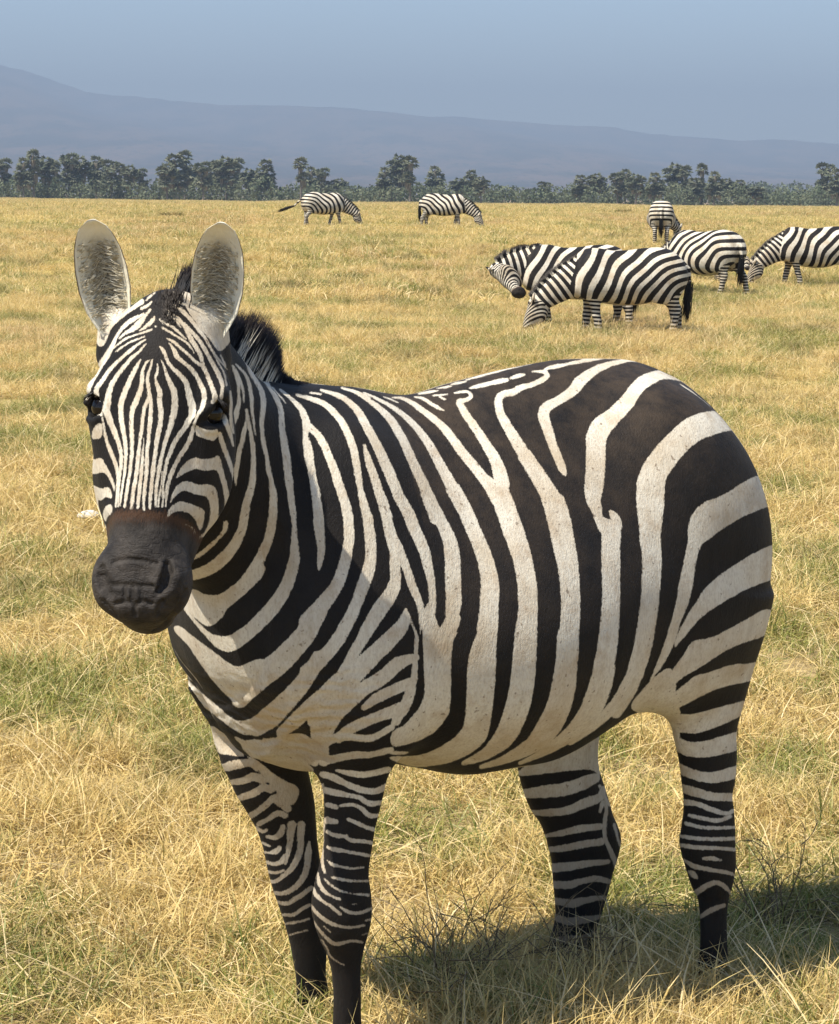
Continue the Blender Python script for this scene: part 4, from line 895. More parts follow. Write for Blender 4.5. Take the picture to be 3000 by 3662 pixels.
def make_ear_mat():
    m, nt, b = new_mat('ear_skin')
    u = attr(nt, 'eu').outputs['Fac']; v = attr(nt, 'ev').outputs['Fac']; bk = attr(nt, 'eb').outputs['Fac']
    tc = node(nt, 'ShaderNodeTexCoord').outputs['Object']; nz = noise(nt, stretch(nt, tc, (1, 1, .5)), 120, 3, 0.6)
    av = mth(nt, 'ABSOLUTE', v)
    core = mth(nt, 'MULTIPLY', smoothmap(nt, mth(nt, 'ADD', av, mth(nt, 'MULTIPLY_ADD', nz, 0.5, -0.25)), 0.75, 0.15), mth(nt, 'MULTIPLY', smoothmap(nt, u, 0.92, 0.66), smoothmap(nt, u, 0.05, 0.3)))
    cin = mixc(nt, mth(nt, 'MULTIPLY', core, 0.75), (0.68, 0.64, 0.52), (0.15, 0.12, 0.08))
    rim = smoothmap(nt, av, 0.95, 0.995)
    cin = mixc(nt, mth(nt, 'MULTIPLY', rim, smoothmap(nt, u, 0.15, 0.35)), cin, (0.12, 0.07, 0.04))
    cin = mixc(nt, smoothmap(nt, u, 0.84, 0.93), cin, (0.72, 0.68, 0.56))
    cb = mixc(nt, smoothmap(nt, u, 0.60, 0.66), (0.66, 0.62, 0.54), mixc(nt, smoothmap(nt, u, 0.9, 0.93), (0.03, 0.025, 0.02), (0.7, 0.66, 0.56)))
    nt.links.new(mixc(nt, bk, cin, cb), b.inputs['Base Color']); b.inputs['Roughness'].default_value = 0.7; b.inputs['Specular IOR Level'].default_value = 0.15
    nt.links.new(bump(nt, nz, 0.6, 0.004), b.inputs['Normal'])
    return m
MAT_EAR = make_ear_mat()
faces = Q.tolist() + NG; matidx = [0] * len(faces); VV = [W]
eu = [np.zeros(len(W))]; ev = [np.zeros(len(W))]; eb = [np.zeros(len(W))]; off = len(W)
for e in EARS:
    faces += [[i + off for i in f] for f in e[1]]; matidx += [1] * len(e[1]); VV.append(e[0]); eu.append(e[2]); ev.append(e[3]); eb.append(e[4]); off += len(e[0])
ne = off - len(W); ext = lambda x: np.concatenate([x, np.zeros(ne)])
zebra = thing('zebra', 'large zebra standing in front, head turned to face the viewer, with dark muzzle', 'zebra', loc=tuple(HO))
body = mesh_obj('body', np.vstack(VV) - HO, faces, [MAT_COAT, MAT_EAR], zebra, True,
    {'s': ext(s_val), 'muzzle': ext(muz), 'tan': ext(tan), 'dust': ext(dust), 'wrinkle': ext(wrk), 'eu': np.concatenate(eu), 'ev': np.concatenate(ev), 'eb': np.concatenate(eb)}, matidx)

# eyes
MAT_EYE, _nt, _b = new_mat('eye_wet'); _b.inputs['Base Color'].default_value = (0.006, 0.004, 0.003, 1); _b.inputs['Roughness'].default_value = 0.12; _b.inputs['Specular IOR Level'].default_value = 0.3
EYES = []
for s in (-1, 1):
    bm = bmesh.new(); bmesh.ops.create_uvsphere(bm, u_segments=24, v_segments=16, radius=0.0235 * HS)
    c = head_w(np.array((0.184, s * 0.098, -0.050)) * HS) - HO
    ev_ = np.array([v.co[:] for v in bm.verts]) + c; fs = [[v.index for v in f.verts] for f in bm.faces]; bm.free()
    EYES.append(mesh_obj('eye', ev_, fs, MAT_EYE, zebra))

rng = np.random.default_rng(7)
def hair_mat(name, root, tip, vary=0.3):
    m, nt, b = new_mat(name); al = attr(nt, 'along').outputs['Fac']; w = attr(nt, 'pale').outputs['Fac']
    c = mixc(nt, smoothmap(nt, al, 0.25, 0.95), root, tip)
    pale = mth(nt, 'MULTIPLY', w, smoothmap(nt, al, 0.75, 0.30))
    c = mixc(nt, pale, c, (0.60, 0.55, 0.45)); nt.links.new(c, b.inputs['Base Color'])
    b.inputs['Roughness'].default_value = 0.45; b.inputs['Specular IOR Level'].default_value = 0.3
    return m
MAT_MANE = hair_mat('mane_hair', (0.012, 0.012, 0.013), (0.020, 0.013, 0.009))
MAT_EARHAIR = hair_mat('ear_hair', (0.42, 0.37, 0.27), (0.76, 0.71, 0.58))
# lashes over each eye
for s in (-1, 1):
    n = 70; t = rng.uniform(-1, 1, n)
    R = np.array([head_w(np.array((0.158 + 0.008 * x * x, s * (0.112 + 0.004 * x), -0.044 + 0.026 * x)) * HS) for x in t]) - HO
    Dr = (HEADM @ np.array([[0.55], [s * 0.9], [0.35]])).T + rng.normal(0, 0.22, (n, 3))
    v_, f_, al = strands(R, Dr, rng.uniform(0.014, 0.024, n), 0.0009, np.array([0, 0, -0.35]), 3)
    mesh_obj('eyelashes', v_, f_, MAT_MANE, EYES[(s + 1) // 2], True, {'along': al, 'pale': al * 0})
# ear hair
for e in EARS:
    G, nrm, lat, ax = e[5], e[6], e[7], e[8]; n = 650
    u = rng.beta(1.6, 1.5, n) * 0.78 + 0.04; v = rng.uniform(-0.88, 0.88, n)
    iu = np.clip((u * 33).astype(int), 0, 33); iv = np.clip(((v + 1) * 9).astype(int), 0, 18)
    R = G[iu, iv] + rng.normal(0, 0.0015, (n, 3)) - HO
    Dr = -np.sign(v)[:, None] * lat * 0.75 + nrm * 0.42 + ax * 0.35 + rng.normal(0, 0.22, (n, 3))
    v_, f_, al = strands(R, Dr, rng.uniform(0.010, 0.028, n) * (1.1 - 0.5 * u), 0.0010, nrm * 0.1 + np.array([0, 0, 0.10]), 3)
    mesh_obj('ear_hair', v_, f_, MAT_EARHAIR, body, True, {'along': al, 'pale': al * 0})
# mane along the crest, forelock on the poll
chain = HD_PRIMS[0].p
def chain_at(t):
    x = t * (len(chain) - 1); i = int(min(x, len(chain) - 2)); f = x - i
    return chain[i] * (1 - f) + chain[i+1] * f, chain[i+1] - chain[i]
roots, dirs = [], []; n = 9000
for t in np.linspace(0.22, 1.06, 60):
    tc_ = min(t, 1.0); c, tg = chain_at(tc_); c = c + tg * max(0, t - 1.0) * 3.4; tg = tg / np.linalg.norm(tg)
    up = np.array([0, 0, 1.0]) - tg * tg[2]; up /= np.linalg.norm(up)
    rr = np.linspace(0, 0.5, 300); P = c + up * rr[:, None]; dd = sdf_eval(ALL_PRIMS, *P.T); k = np.where(dd > 0)[0]
    roots.append(P[k[0]] if len(k) else P[0]); dirs.append(up)
roots = np.array(roots); dirs = np.array(dirs)
x = rng.uniform(0, 58.999, n); i = x.astype(int); f = (x - i)[:, None]; tpar = x / 59
R = roots[i] * (1 - f) + roots[i+1] * f; Dm = dirs[i] * (1 - f) + dirs[i+1] * f
latn = np.array([-0.42, 0.9, 0.0]); wid = np.interp(tpar, [0, .15, .5, .9, 1], [0.004, 0.008, 0.014, 0.014, 0.012])
R = R + latn * (rng.normal(0, 0.6, n) * wid)[:, None] - Dm * 0.008
ln = np.interp(project(to_world(R))[:, 0], [700, 800, 860, 905, 945, 985, 1040, 1110, 1200], [0.08, 0.125, 0.135, 0.120, 0.080, 0.042, 0.016, 0.008, 0.003]) * rng.uniform(0.82, 1.06, n)
Dm = Dm + latn * rng.normal(0, 0.07, n)[:, None] + rng.normal(0, 0.04, (n, 3)) + np.array([-0.12, 0, 0])
Rw = to_world(R); pale = (stripe_field(project(Rw)[:, :2], _parse(BODY_LINES, 3)[:14], []) < 2).astype(float) * (tpar > 0.1)
v_, f_, al = strands(Rw - HO, Dm @ HM.T, ln, 0.0012, np.array([0.0, 0, 0.02]), 3)
mesh_obj('mane', v_, f_, MAT_MANE, zebra, True, {'along': al, 'pale': np.repeat(pale, len(v_) // n)})
n = 1100; q = rng.uniform(0, 1, n)
R = np.array([head_w(np.array((0.075 - 0.09 * a_, b_, -0.012 - 0.06 * a_ * a_)) * HS) for a_, b_ in zip(q, rng.normal(0.004, 0.0075, n) * (0.8 + 0.5 * q))]) - HO
Dr = (HEADM @ np.stack([-0.55 - 0.5 * q, 0.10 + rng.normal(0, 0.16, n), 0.75 - 0.55 * q])).T + rng.normal(0, 0.10, (n, 3))
v_, f_, al = strands(R, Dr, np.interp(q, [0, .4, 1], [0.008, 0.016, 0.036]) * rng.uniform(0.7, 1.15, n), 0.0014, np.array([0, 0, 0.05]), 4)
mesh_obj('forelock', v_, f_, MAT_MANE, zebra, True, {'along': al, 'pale': al * 0})
n = 500; R = to_world(np.array([-0.650, 0.03, 0.78]) + rng.normal(0, 0.010, (n, 3)) * [1, 1, 8]) - HO
v_, f_, al = strands(R, np.array([0, 0, -1.0]) + rng.normal(0, 0.05, (n, 3)), rng.uniform(0.18, 0.34, n), 0.0013, np.array([0, 0, 0.0]), 4)
mesh_obj('tail_tuft', v_, f_, MAT_MANE, zebra, True, {'along': al, 'pale': al * 0})
# ---------------------------------------------------------------- the grazing herd
MAT_COAT_FAR = make_coat('zebra_coat_herd', hero=False)
def herd_prims(neck, head, belly=0.0, swing=0.0):
    """body frame: a forward, b left, z up, feet at z = 0; neck = [(a, b, z, r)...], head = (poll, muzzle)"""
    sa = np.array([-0.62, -0.56, -0.46, -0.34, -0.20, -0.04, 0.12, 0.26, 0.36, 0.46])
    top = np.array([1.02, 1.12, 1.205, 1.235, 1.225, 1.20, 1.19, 1.205, 1.205, 1.13]); bot = np.array([0.80, 0.72, 0.64, 0.585, 0.535, 0.515, 0.53, 0.56, 0.60, 0.70])
    bot = bot - belly * np.array([0, 0, .2, .6, 1, 1, .8, .4, 0, 0])
    w = np.array([0.08, 0.14, 0.205, 0.25, 0.285, 0.305, 0.295, 0.265, 0.235, 0.18])
    T = [LoftA(sa, top, bot, w, k=0.05, egg=0.24)]
    for s in (1, -1):
        T += [Ell((-0.40, s*0.12, 0.93), (0.20, 0.14, 0.27), k=0.09), Ell((-0.49, s*0.115, 0.88), (0.13, 0.12, 0.22), k=0.07), Ell((-0.36, s*0.17, 0.70), (0.12, 0.08, 0.15), k=0.06),
              Ell((0.34, s*0.145, 0.92), (0.13, 0.085, 0.25), k=0.10), Ell((0.38, s*0.14, 0.76), (0.12, 0.09, 0.14), k=0.06)]
    T.append(Ell((0.43, 0, 0.80), (0.12, 0.15, 0.16), k=0.08))
    lg = []
    for s, o in ((1, swing), (-1, -swing)):
        lg.append(LoftZ([(0.0, -0.50+o*1.6, s*.13, .055, .05), (0.05, -0.51+o*1.5, s*.13, .045, .042), (0.12, -0.535+o*1.3, s*.13, .042, .040), (0.30, -0.545+o, s*.13, .040, .036), (0.40, -0.54+o*.8, s*.13, .055, .042), (0.46, -0.535+o*.7, s*.13, .062, .042), (0.58, -0.48+o*.4, s*.135, .085, .06), (0.70, -0.43, s*.14, .12, .08), (0.85, -0.42, s*.14, .15, .10)], k=0.05))
        lg.append(LoftZ([(0.0, 0.33-o*1.6, s*.12, .055, .05), (0.05, 0.325-o*1.5, s*.12, .044, .04), (0.13, 0.31-o*1.3, s*.12, .040, .038), (0.30, 0.31-o, s*.12, .041, .038), (0.36, 0.315-o*.8, s*.12, .047, .042), (0.42, 0.315-o*.7, s*.12, .045, .04), (0.55, 0.315-o*.3, s*.13, .06, .05), (0.68, 0.32, s*.135, .085, .06), (0.80, 0.33, s*.14, .10, .07)], k=0.04))
    npnt = np.array(neck)[:, :3]; nr = np.array(neck)[:, 3]; d = npnt[-1] - npnt[0]; lat = np.cross(d, [0, 0, 1.0]); lat = lat if np.linalg.norm(lat) > .05 else np.array([0, 1.0, 0])
    K = [Cone(npnt, nr, k=0.07, lat=lat, sq=0.58)]
    p0, p1 = np.array(head[0]), np.array(head[1]); ax = p1 - p0; L = np.linalg.norm(ax); ax /= L; lt = lat / np.linalg.norm(lat); nn = np.cross(ax, lt)
    if nn @ (npnt[-1] - npnt[-2]) < 0 and abs(nn @ (npnt[-1]-npnt[-2])) > .1: nn = -nn
    A = np.stack([ax, lt, nn], 1); q = lambda x, y, z_: p0 + ax*x*L + lt*y + nn*z_
    Hh = [Cone([q(.05, 0, -.01), q(.45, 0, -.005), q(.8, 0, 0), q(.95, 0, 0)], [.095, .082, .058, .058], k=0.03, lat=lt, sq=.82), Ell(q(.38, 0, -.07), (.14, .07, .075), .04, A), Ell(q(.93, 0, -.01), (.06, .055, .062), .03, A)]
    for s in (1, -1):
        e0 = q(.02, s*.055, .055); e1 = q(-.26, s*.105, .09)
        Hh.append(Cone([e0, e0*.45+e1*.55, e1], [.026, .032, .010], k=0.02, lat=nn, sq=.5))
    return T, lg, K, Hh, (p0, ax, L, lt, nn)
def herd_zebra(label, px, Y, heading, neck, head, h=0.013, scale=1.0, belly=0.0, swing=0.05, tail=0.0, seed=0, lam=0.112, thin=0.12):
    rg = np.random.default_rng(seed)
    T, lg, K, Hh, (p0, ax, L, lt, nn) = herd_prims(neck, head, belly, swing)
    tl = [(-0.58, 0, 1.04), (-0.65, tail*.3, 0.98), (-0.67 - abs(tail)*.15, tail*.7, 0.80), (-0.66 - abs(tail)*.4, tail*1.2, 0.62 + abs(tail)*.25)]
    T2 = T + [Cone(tl, [.045, .03, .022, .016], k=0.03)]
    prims = T2 + lg + K + Hh
    V, Q = sdf_mesh(prims, h); V = lap_smooth(V, Q, 2); a, b, z = V.T
    D = np.stack([sdf_eval(T2, a, b, z), np.min([p.d(a, b, z) for p in lg], 0), sdf_eval(K, a, b, z), sdf_eval(Hh, a, b, z)], 1); lab = D.argmin(1)
    ph0 = rg.uniform(0, 1); wob = 0.35 * np.sin(7 * z + 11 * a * (b > 0) + 3 * ph0) * 0.35
    u = np.sqrt((a + 0.70) ** 2 + ((z - 0.55) * 1.1) ** 2)
    tr = np.cos(2 * np.pi * (np.maximum(u, 1e-3) ** 0.9 / lam + ph0 + 0.18 * np.sin(5 * z + 4 * a + 6 * ph0) + 0.10 * np.sin(13 * a - 9 * z))) + thin
    lgf = np.cos(2 * np.pi * z / 0.058 + 1.1 * np.sin(10 * a + 3 * b) + ph0) + 0.10
    kp = K[0].p; seg = kp[-1] - kp[0]; tk = ((V - kp[0]) @ seg) / (seg @ seg) * np.linalg.norm(seg)
    kn = np.cos(2 * np.pi * (tk / 0.072 + 0.15 * np.sin(9 * z) + ph0)) + 0.16
    th_ = (V - p0) @ ax; tn = (V - p0) @ nn; tl_ = np.abs((V - p0) @ lt)
    hdv = np.cos(2 * np.pi * (th_ * 0.55 + tl_ * 1.1 - tn * 0.4) / 0.036) + 0.10
    s = np.choose(lab, [tr, lgf, kn, hdv]) * 14
    low = (lab == 0) & (z < 0.60) & (np.abs(b) < 0.12); s = np.where(low, -10, s)
    ears = (lab == 3) & (th_ < -0.03) & (tl_ > .05); s = np.where(ears, np.where(th_ < -0.11, 8, -12), s)
    s = np.where((lab == 0) & (a < -0.63) & (z < 0.78), 10, s)
    muz = np.where(lab == 3, np.clip((th_ / L - 0.78) * 6, 0, 1), 0)
    dust = 0.25 + 0 * z; tan = np.clip((0.5 - z) * 0.8, 0, 0.4)
    g = at_ground(px, Y)
    t = thing('zebra', label, 'zebra', tuple(g), math.radians(heading), 'zebras grazing on the plain'); t.scale = (scale * 1.2, scale * 1.1, scale)
    squat = lambda P: np.stack([P[:, 0], P[:, 1], np.where(P[:, 2] < 0.62, P[:, 2] * 0.806, P[:, 2] - 0.12)], 1)
    mesh_obj('body', squat(V), Q, MAT_COAT_FAR, t, True, {'s': s, 'muzzle': muz, 'tan': tan, 'dust': dust, 'wrinkle': 0 * z})
    # mane
    n = 900; pts = []; tt = np.linspace(0.12, 1.0, 40)
    for x in tt:
        y = x * (len(kp) - 1); i = int(min(y, len(kp) - 2)); f = y - i; c = kp[i] * (1-f) + kp[i+1] * f; tg = kp[i+1] - kp[i]; tg = tg / np.linalg.norm(tg)
        up = np.cross(tg, np.cross([0, 0, 1.0] if abs(tg[2]) < .95 else [1.0, 0, 0], tg)); up /= np.linalg.norm(up)
        if up[2] < 0: up = -up
        if tg[2] < -0.8 and up[0] < 0 and kp[-1][0] > kp[0][0]: up = -up
        P = c + up * np.linspace(0, .4, 120)[:, None]; dd = sdf_eval(T + K, *P.T); k = np.where(dd > 0)[0]; pts.append((P[k[0]] if len(k) else c, up))
    R = np.array([p[0] for p in pts]); U = np.array([p[1] for p in pts]); x = rg.uniform(0, 38.99, n); i = x.astype(int); f = (x - i)[:, None]
    rr = R[i]*(1-f) + R[i+1]*f; uu = U[i]*(1-f) + U[i+1]*f
    rr = rr - uu * 0.01 + lt * rg.normal(0, .010, n)[:, None]; ln = np.interp(x / 39, [0, .15, .5, 1], [.02, .05, .085, .075]) * rg.uniform(.75, 1.1, n)
    v_, f_, al = strands(rr, uu + rg.normal(0, .12, (n, 3)), ln, 0.0055, np.array([0, 0, 0.0]), 2)
    pal = np.repeat((np.cos(2 * np.pi * (((rr - kp[0]) @ seg) / (seg @ seg) * np.linalg.norm(seg) / 0.072 + ph0)) < -0.25).astype(float), len(v_) // n)
    mesh_obj('mane', squat(v_), f_, MAT_MANE, t, True, {'along': al, 'pale': pal})
    n = 260; e = np.array(tl[-1]); dr = np.array(tl[-1]) - np.array(tl[-2]); dr = dr / np.linalg.norm(dr)
    v_, f_, al = strands(e - dr * rg.uniform(0, .22, n)[:, None] + rg.normal(0, .014, (n, 3)), dr + rg.normal(0, .06, (n, 3)), rg.uniform(.25, .42, n), 0.005, np.array([0, 0, -.1]), 2)
    mesh_obj('tail_tuft', squat(v_), f_, MAT_MANE, t, True, {'along': al, 'pale': al * 0})
    return t
GRAZE = [(0.30, 0, 0.94, 0.25), (0.48, 0, 0.86, 0.20), (0.68, 0, 0.70, 0.155), (0.84, 0, 0.54, 0.115)]; GHEAD = ((0.86, 0, 0.55), (0.98, 0, 0.10))
def bent(dy, dz=0.0, k=1.0):
    nk = [(a, dy * ((a - .3) / .54) ** 1.5, z + dz * ((a - .3) / .54), r) for a, _, z, r in GRAZE]
    return nk, ((0.86, dy, 0.55 + dz), (0.86 + .12 * k, dy * 1.25, 0.10 + dz))
herd_zebra('zebra grazing side-on with black tail hanging, in front of the pair', 2225, 27.0, 184, GRAZE, GHEAD, h=0.011, swing=0.04, seed=1, lam=0.108)
nkb = [(0.30, 0, 0.96, 0.25), (0.48, 0.0, 0.98, 0.20), (0.64, 0.02, 0.97, 0.155), (0.78, 0.08, 0.90, 0.115)]
herd_zebra('zebra half hidden behind the side-on grazing one, white ear pointing out', 2045, 28.6, 181, nkb, ((0.80, 0.10, 0.90), (0.58, 0.34, 0.60)), h=0.012, swing=-0.05, seed=2, lam=0.10)
nk, hd_ = bent(0.0); herd_zebra('round-bellied zebra seen from behind its rump, head hidden', 2512, 36.5, 132, nk, hd_, belly=0.06, swing=0.10, seed=3, lam=0.125, thin=-0.05)
nk, hd_ = bent(-0.25); herd_zebra('zebra whose lowered head shows past the round rump of another', 2512, 40.5, -22, [(0.30, 0, 0.94, 0.25), (0.48, 0, 0.93, 0.20), (0.66, -.05, 0.90, 0.155), (0.80, -.10, 0.84, 0.115)], ((0.82, -.10, 0.85), (1.02, -.26, 0.54)), swing=0.05, seed=4, scale=0.72)
nk, hd_ = bent(0.05); herd_zebra('grazing zebra cut off by the right edge, neck stretched down', 2905, 39.5, 186, nk, hd_, belly=0.04, swing=0.07, seed=5, lam=0.115, thin=0.0)
nk, hd_ = bent(-0.35); herd_zebra('zebra with its rump straight to the viewer, standing beyond the others', 2360, 53.5, 84, nk, hd_, h=0.015, swing=0.03, seed=6, lam=0.115, thin=-0.05)
nk, hd_ = bent(-0.20); herd_zebra('far zebra grazing with tail flicked out sideways', 1160, 70.0, 32, nk, hd_, h=0.017, swing=0.08, tail=0.45, seed=7, lam=0.125, thin=-0.1)
nk, hd_ = bent(-0.05); herd_zebra('far zebra grazing side-on against the tree line', 1590, 70.0, -4, nk, hd_, h=0.017, swing=0.05, seed=8, lam=0.125, thin=-0.05)
# ---------------------------------------------------------------- palms, thicket and small things on the plain
def leaf_mat(name, c1, c2, scale=0.6):
    m = bpy.data.materials.new(name); m.use_nodes = True; nt = m.node_tree; nt.nodes.clear()
    out = node(nt, 'ShaderNodeOutputMaterial'); pos = node(nt, 'ShaderNodeNewGeometry').outputs['Position']; v = attr(nt, 'vary').outputs['Fac']
    c = mixc(nt, smoothmap(nt, mth(nt, 'ADD', mth(nt, 'MULTIPLY', noise(nt, pos, scale, 3, .6), .6), mth(nt, 'MULTIPLY', v, .4)), 0.3, 0.72), c1, c2)
    d = node(nt, 'ShaderNodeBsdfDiffuse'); t = node(nt, 'ShaderNodeBsdfTranslucent'); mx = node(nt, 'ShaderNodeMixShader'); mx.inputs[0].default_value = 0.2
    for x in (d, t): nt.links.new(c, x.inputs['Color'])
    nt.links.new(d.outputs[0], mx.inputs[1]); nt.links.new(t.outputs[0], mx.inputs[2]); nt.links.new(mx.outputs[0], out.inputs['Surface']); return m
MAT_FROND = leaf_mat('palm_frond', (0.090, 0.105, 0.068), (0.195, 0.200, 0.140)); MAT_DEAD = leaf_mat('dead_frond', (0.19, 0.165, 0.13), (0.32, 0.28, 0.22)); MAT_BUSH = leaf_mat('thicket_leaf', (0.075, 0.098, 0.060), (0.180, 0.195, 0.125), 0.35)
MAT_TRUNK = plain('palm_trunk', (0.16, 0.14, 0.12), 0.9, 0.1, (0.09, 0.08, 0.07), 2)
def tri_mesh(name, V, F, mats, vary, matidx=None):
    me = bpy.data.meshes.new(name); me.from_pydata(np.asarray(V).tolist(), [], F)
    for m in mats: me.materials.append(m)
    at = me.attributes.new('vary', 'FLOAT', 'POINT'); at.data.foreach_set('value', np.asarray(vary, np.float32))
    if matidx is not None: me.polygons.foreach_set('material_index', np.asarray(matidx, np.int32))
    return me
def palm_meshes(seed, H, heads):
    """one palm: (trunk mesh, crown mesh, skirt mesh); heads = [(dx, dy, dz)]"""
    rg = np.random.default_rng(seed); Vt, Ft = [], []
    def limb(p, q, r0, r1):
        o = len(Vt); ax = q - p; ax = ax / np.linalg.norm(ax); u = np.cross(ax, [0.3, 1, 0.2]); u /= np.linalg.norm(u); w = np.cross(ax, u)
        for k in range(4):
            c = p + (q - p) * k / 3 + np.array([rg.normal(0, .05), rg.normal(0, .05), 0]) * (0 < k < 3); r = r0 + (r1 - r0) * k / 3
            for j in range(7): Vt.append(c + (u * math.cos(j*.8976) + w * math.sin(j*.8976)) * r)
        for k in range(3):
            for j in range(7): Ft.append([o+k*7+j, o+k*7+(j+1) % 7, o+(k+1)*7+(j+1) % 7, o+(k+1)*7+j])
    fork = np.array([rg.normal(0, .2), rg.normal(0, .2), H * 0.5]); limb(np.array([0, 0, -0.3]), fork, .30, .22)
    Vc, Fc, vc, Vs, Fs, vs = [], [], [], [], [], []
    for h in heads:
        tip = np.array([h[0], h[1], H + h[2]]); limb(fork, tip, .20, .15)
        for k in range(34):
            az = rg.uniform(0, 6.283); el = rg.uniform(-0.55, 1.35); d = np.array([math.cos(az)*math.cos(el), math.sin(az)*math.cos(el), math.sin(el)])
            pet = rg.uniform(.5, 1.0); c = tip + d * pet + np.array([0, 0, -0.12 * pet]); R = rg.uniform(.95, 1.55); sd = np.cross(d, [0, 0, 1.0]); sd /= np.linalg.norm(sd) + 1e-6; up = np.cross(sd, d)
            o = len(Vc); Vc.append(c); val = rg.uniform(0, 1); vc.append(val)
            for j in range(9):
                t = (j - 4) / 4 * 1.25; rr = R * (1.0 if j % 2 == 0 else .62); Vc.append(c + (d * math.cos(t) + sd * math.sin(t)) * rr + up * (-0.25 * abs(t) * R) + np.array([0, 0, -.25 * rr * R])); vc.append(val)
            for j in range(8): Fc.append([o, o+1+j, o+2+j])
        for k in range(38):
            az = rg.uniform(0, 6.283); r = rg.uniform(.15, .55); p = tip + np.array([math.cos(az)*r, math.sin(az)*r, rg.uniform(-.5, -.05)]); ln = rg.uniform(.9, 2.6); w = rg.uniform(.16, .4); o = len(Vs)
            sd = np.array([-math.sin(az), math.cos(az), 0]); Vs += [p, p + sd*w + np.array([0, 0, -ln*.55]), p + np.array([math.cos(az)*.15, math.sin(az)*.15, -ln]), p - sd*w + np.array([0, 0, -ln*.5])]; vs += [rg.uniform(0, 1)] * 4; Fs.append([o, o+1, o+2, o+3])
    tm = bpy.data.meshes.new('trunk'); tm.from_pydata(np.array(Vt).tolist(), [], Ft); tm.materials.append(MAT_TRUNK); tm.shade_smooth()
    return tm, tri_mesh('crown', Vc, Fc, [MAT_FROND], vc), tri_mesh('dead_fronds', Vs, Fs, [MAT_DEAD], vs)
PALMS = [palm_meshes(1, 9.0, [(0, 0, 0), (.5, .3, -3.6)]), palm_meshes(2, 9.0, [(-.9, .3, -.5), (.9, -.2, 0), (-.4, 0, -3.2), (.9, .2, -3.8)]), palm_meshes(3, 9.0, [(-1.3, 0, -1.2), (.2, .4, 0), (1.4, -.3, -.9), (-.6, .2, -3.0), (1.0, 0, -3.5)]), palm_meshes(4, 9.0, [(0, 0, 0), (1.2, .5, -1.8), (-1.1, -.4, -2.3), (.3, .2, -3.8), (-1.3, 0, -4.6), (1.5, 0, -4.4)])]
PL = [(12, 572, 1), (86, 570, 3), (121, 543, 0), (167, 566, 2), (202, 586, 0), (248, 555, 1), (288, 566, 2), (346, 564, 3), (397, 578, 1), (432, 589, 0), (467, 595, 2), (501, 607, 1), (600, 590, 2), (622, 557, 3), (660, 547, 0), (691, 592, 2), (726, 584, 1), (772, 578, 3), (806, 566, 2), (841, 572, 1), (890, 607, 2), (950, 576, 3),
      (1075, 570, 0), (1112, 601, 3), (1153, 605, 1), (1213, 641, 2), (1374, 603, 3), (1423, 559, 2), (1467, 566, 0), (1440, 600, 3), (1553, 599, 3), (1640, 640, 2), (1685, 612, 3), (1720, 635, 2), (1945, 653, 1), (2075, 630, 3), (2132, 624, 2), (2207, 620, 1), (2236, 610, 3), (2271, 626, 2), (2340, 622, 3), (2409, 589, 2), (2449, 598, 0), (2480, 640, 3), (2507, 592, 0), (2553, 618, 3), (2599, 641, 2), (2645, 647, 3), (2700, 668, 2), (2950, 589, 1), (2991, 609, 3)]
rg = np.random.default_rng(5)
UNIQ = {2: 'tall slim palm rising highest above its neighbours at the far left', 14: 'single-headed palm topping the clump of palms behind the large zebra', 22: 'lone spiky-topped palm behind the far zebra with flicked tail', 27: 'tall broad palm with several heads above dark bushes', 28: 'thin leaning palm head beside the tall broad palm', 34: 'short palm barely clearing the bushes on the low stretch of wood', 41: 'tall many-headed palm with open shaggy heads, above the grey clump', 44: 'palm with one domed head rising from the grey clump', 49: 'palm standing apart at the right end of the tree line'}
def CLUMP(px):
    for lim, lb in ((220, 'palm in the clump around the tall slim palm of the tree line'), (560, 'palm in the long close-set row next to the tall slim palm'), (1000, 'palm in the broad clump with the single-headed palm on top'), (1300, 'palm beside the lone spiky-topped palm behind the far zebra'), (1500, 'lower palm in the clump of the tall broad palm'), (1800, 'bushy-footed palm behind the far side-on zebra'), (2380, 'palm in the low even row behind the grazing herd'), (2720, 'palm in the grey clump behind the zebra with rump to viewer')):
        if px < lim: return lb
    return 'low palm beside the one standing apart at the right end'
for k, (px, py, var) in enumerate(PL):
    Y = 500 + rg.uniform(-12, 22); g = at_ground(px, Y); hgt = (horizon_y(px) - py) / F_PX * Y + CAMZ - g[2]
    t = thing('palm_tree', UNIQ.get(k) or CLUMP(px), 'palm', tuple(g), rg.uniform(-.5, .5) + (math.pi if rg.uniform() < .4 else 0), 'palms of the far tree line')
    s = hgt / 9.9; t.scale = (max(s, .75) * rg.uniform(.9, 1.1), max(s, .75), s)
    for nm, me in zip(('trunk', 'crown', 'dead_fronds'), PALMS[var]):
        o = bpy.data.objects.new(nm, me); col.objects.link(o); o.parent = t if nm != 'dead_fronds' else crown
        if nm == 'crown': crown = o
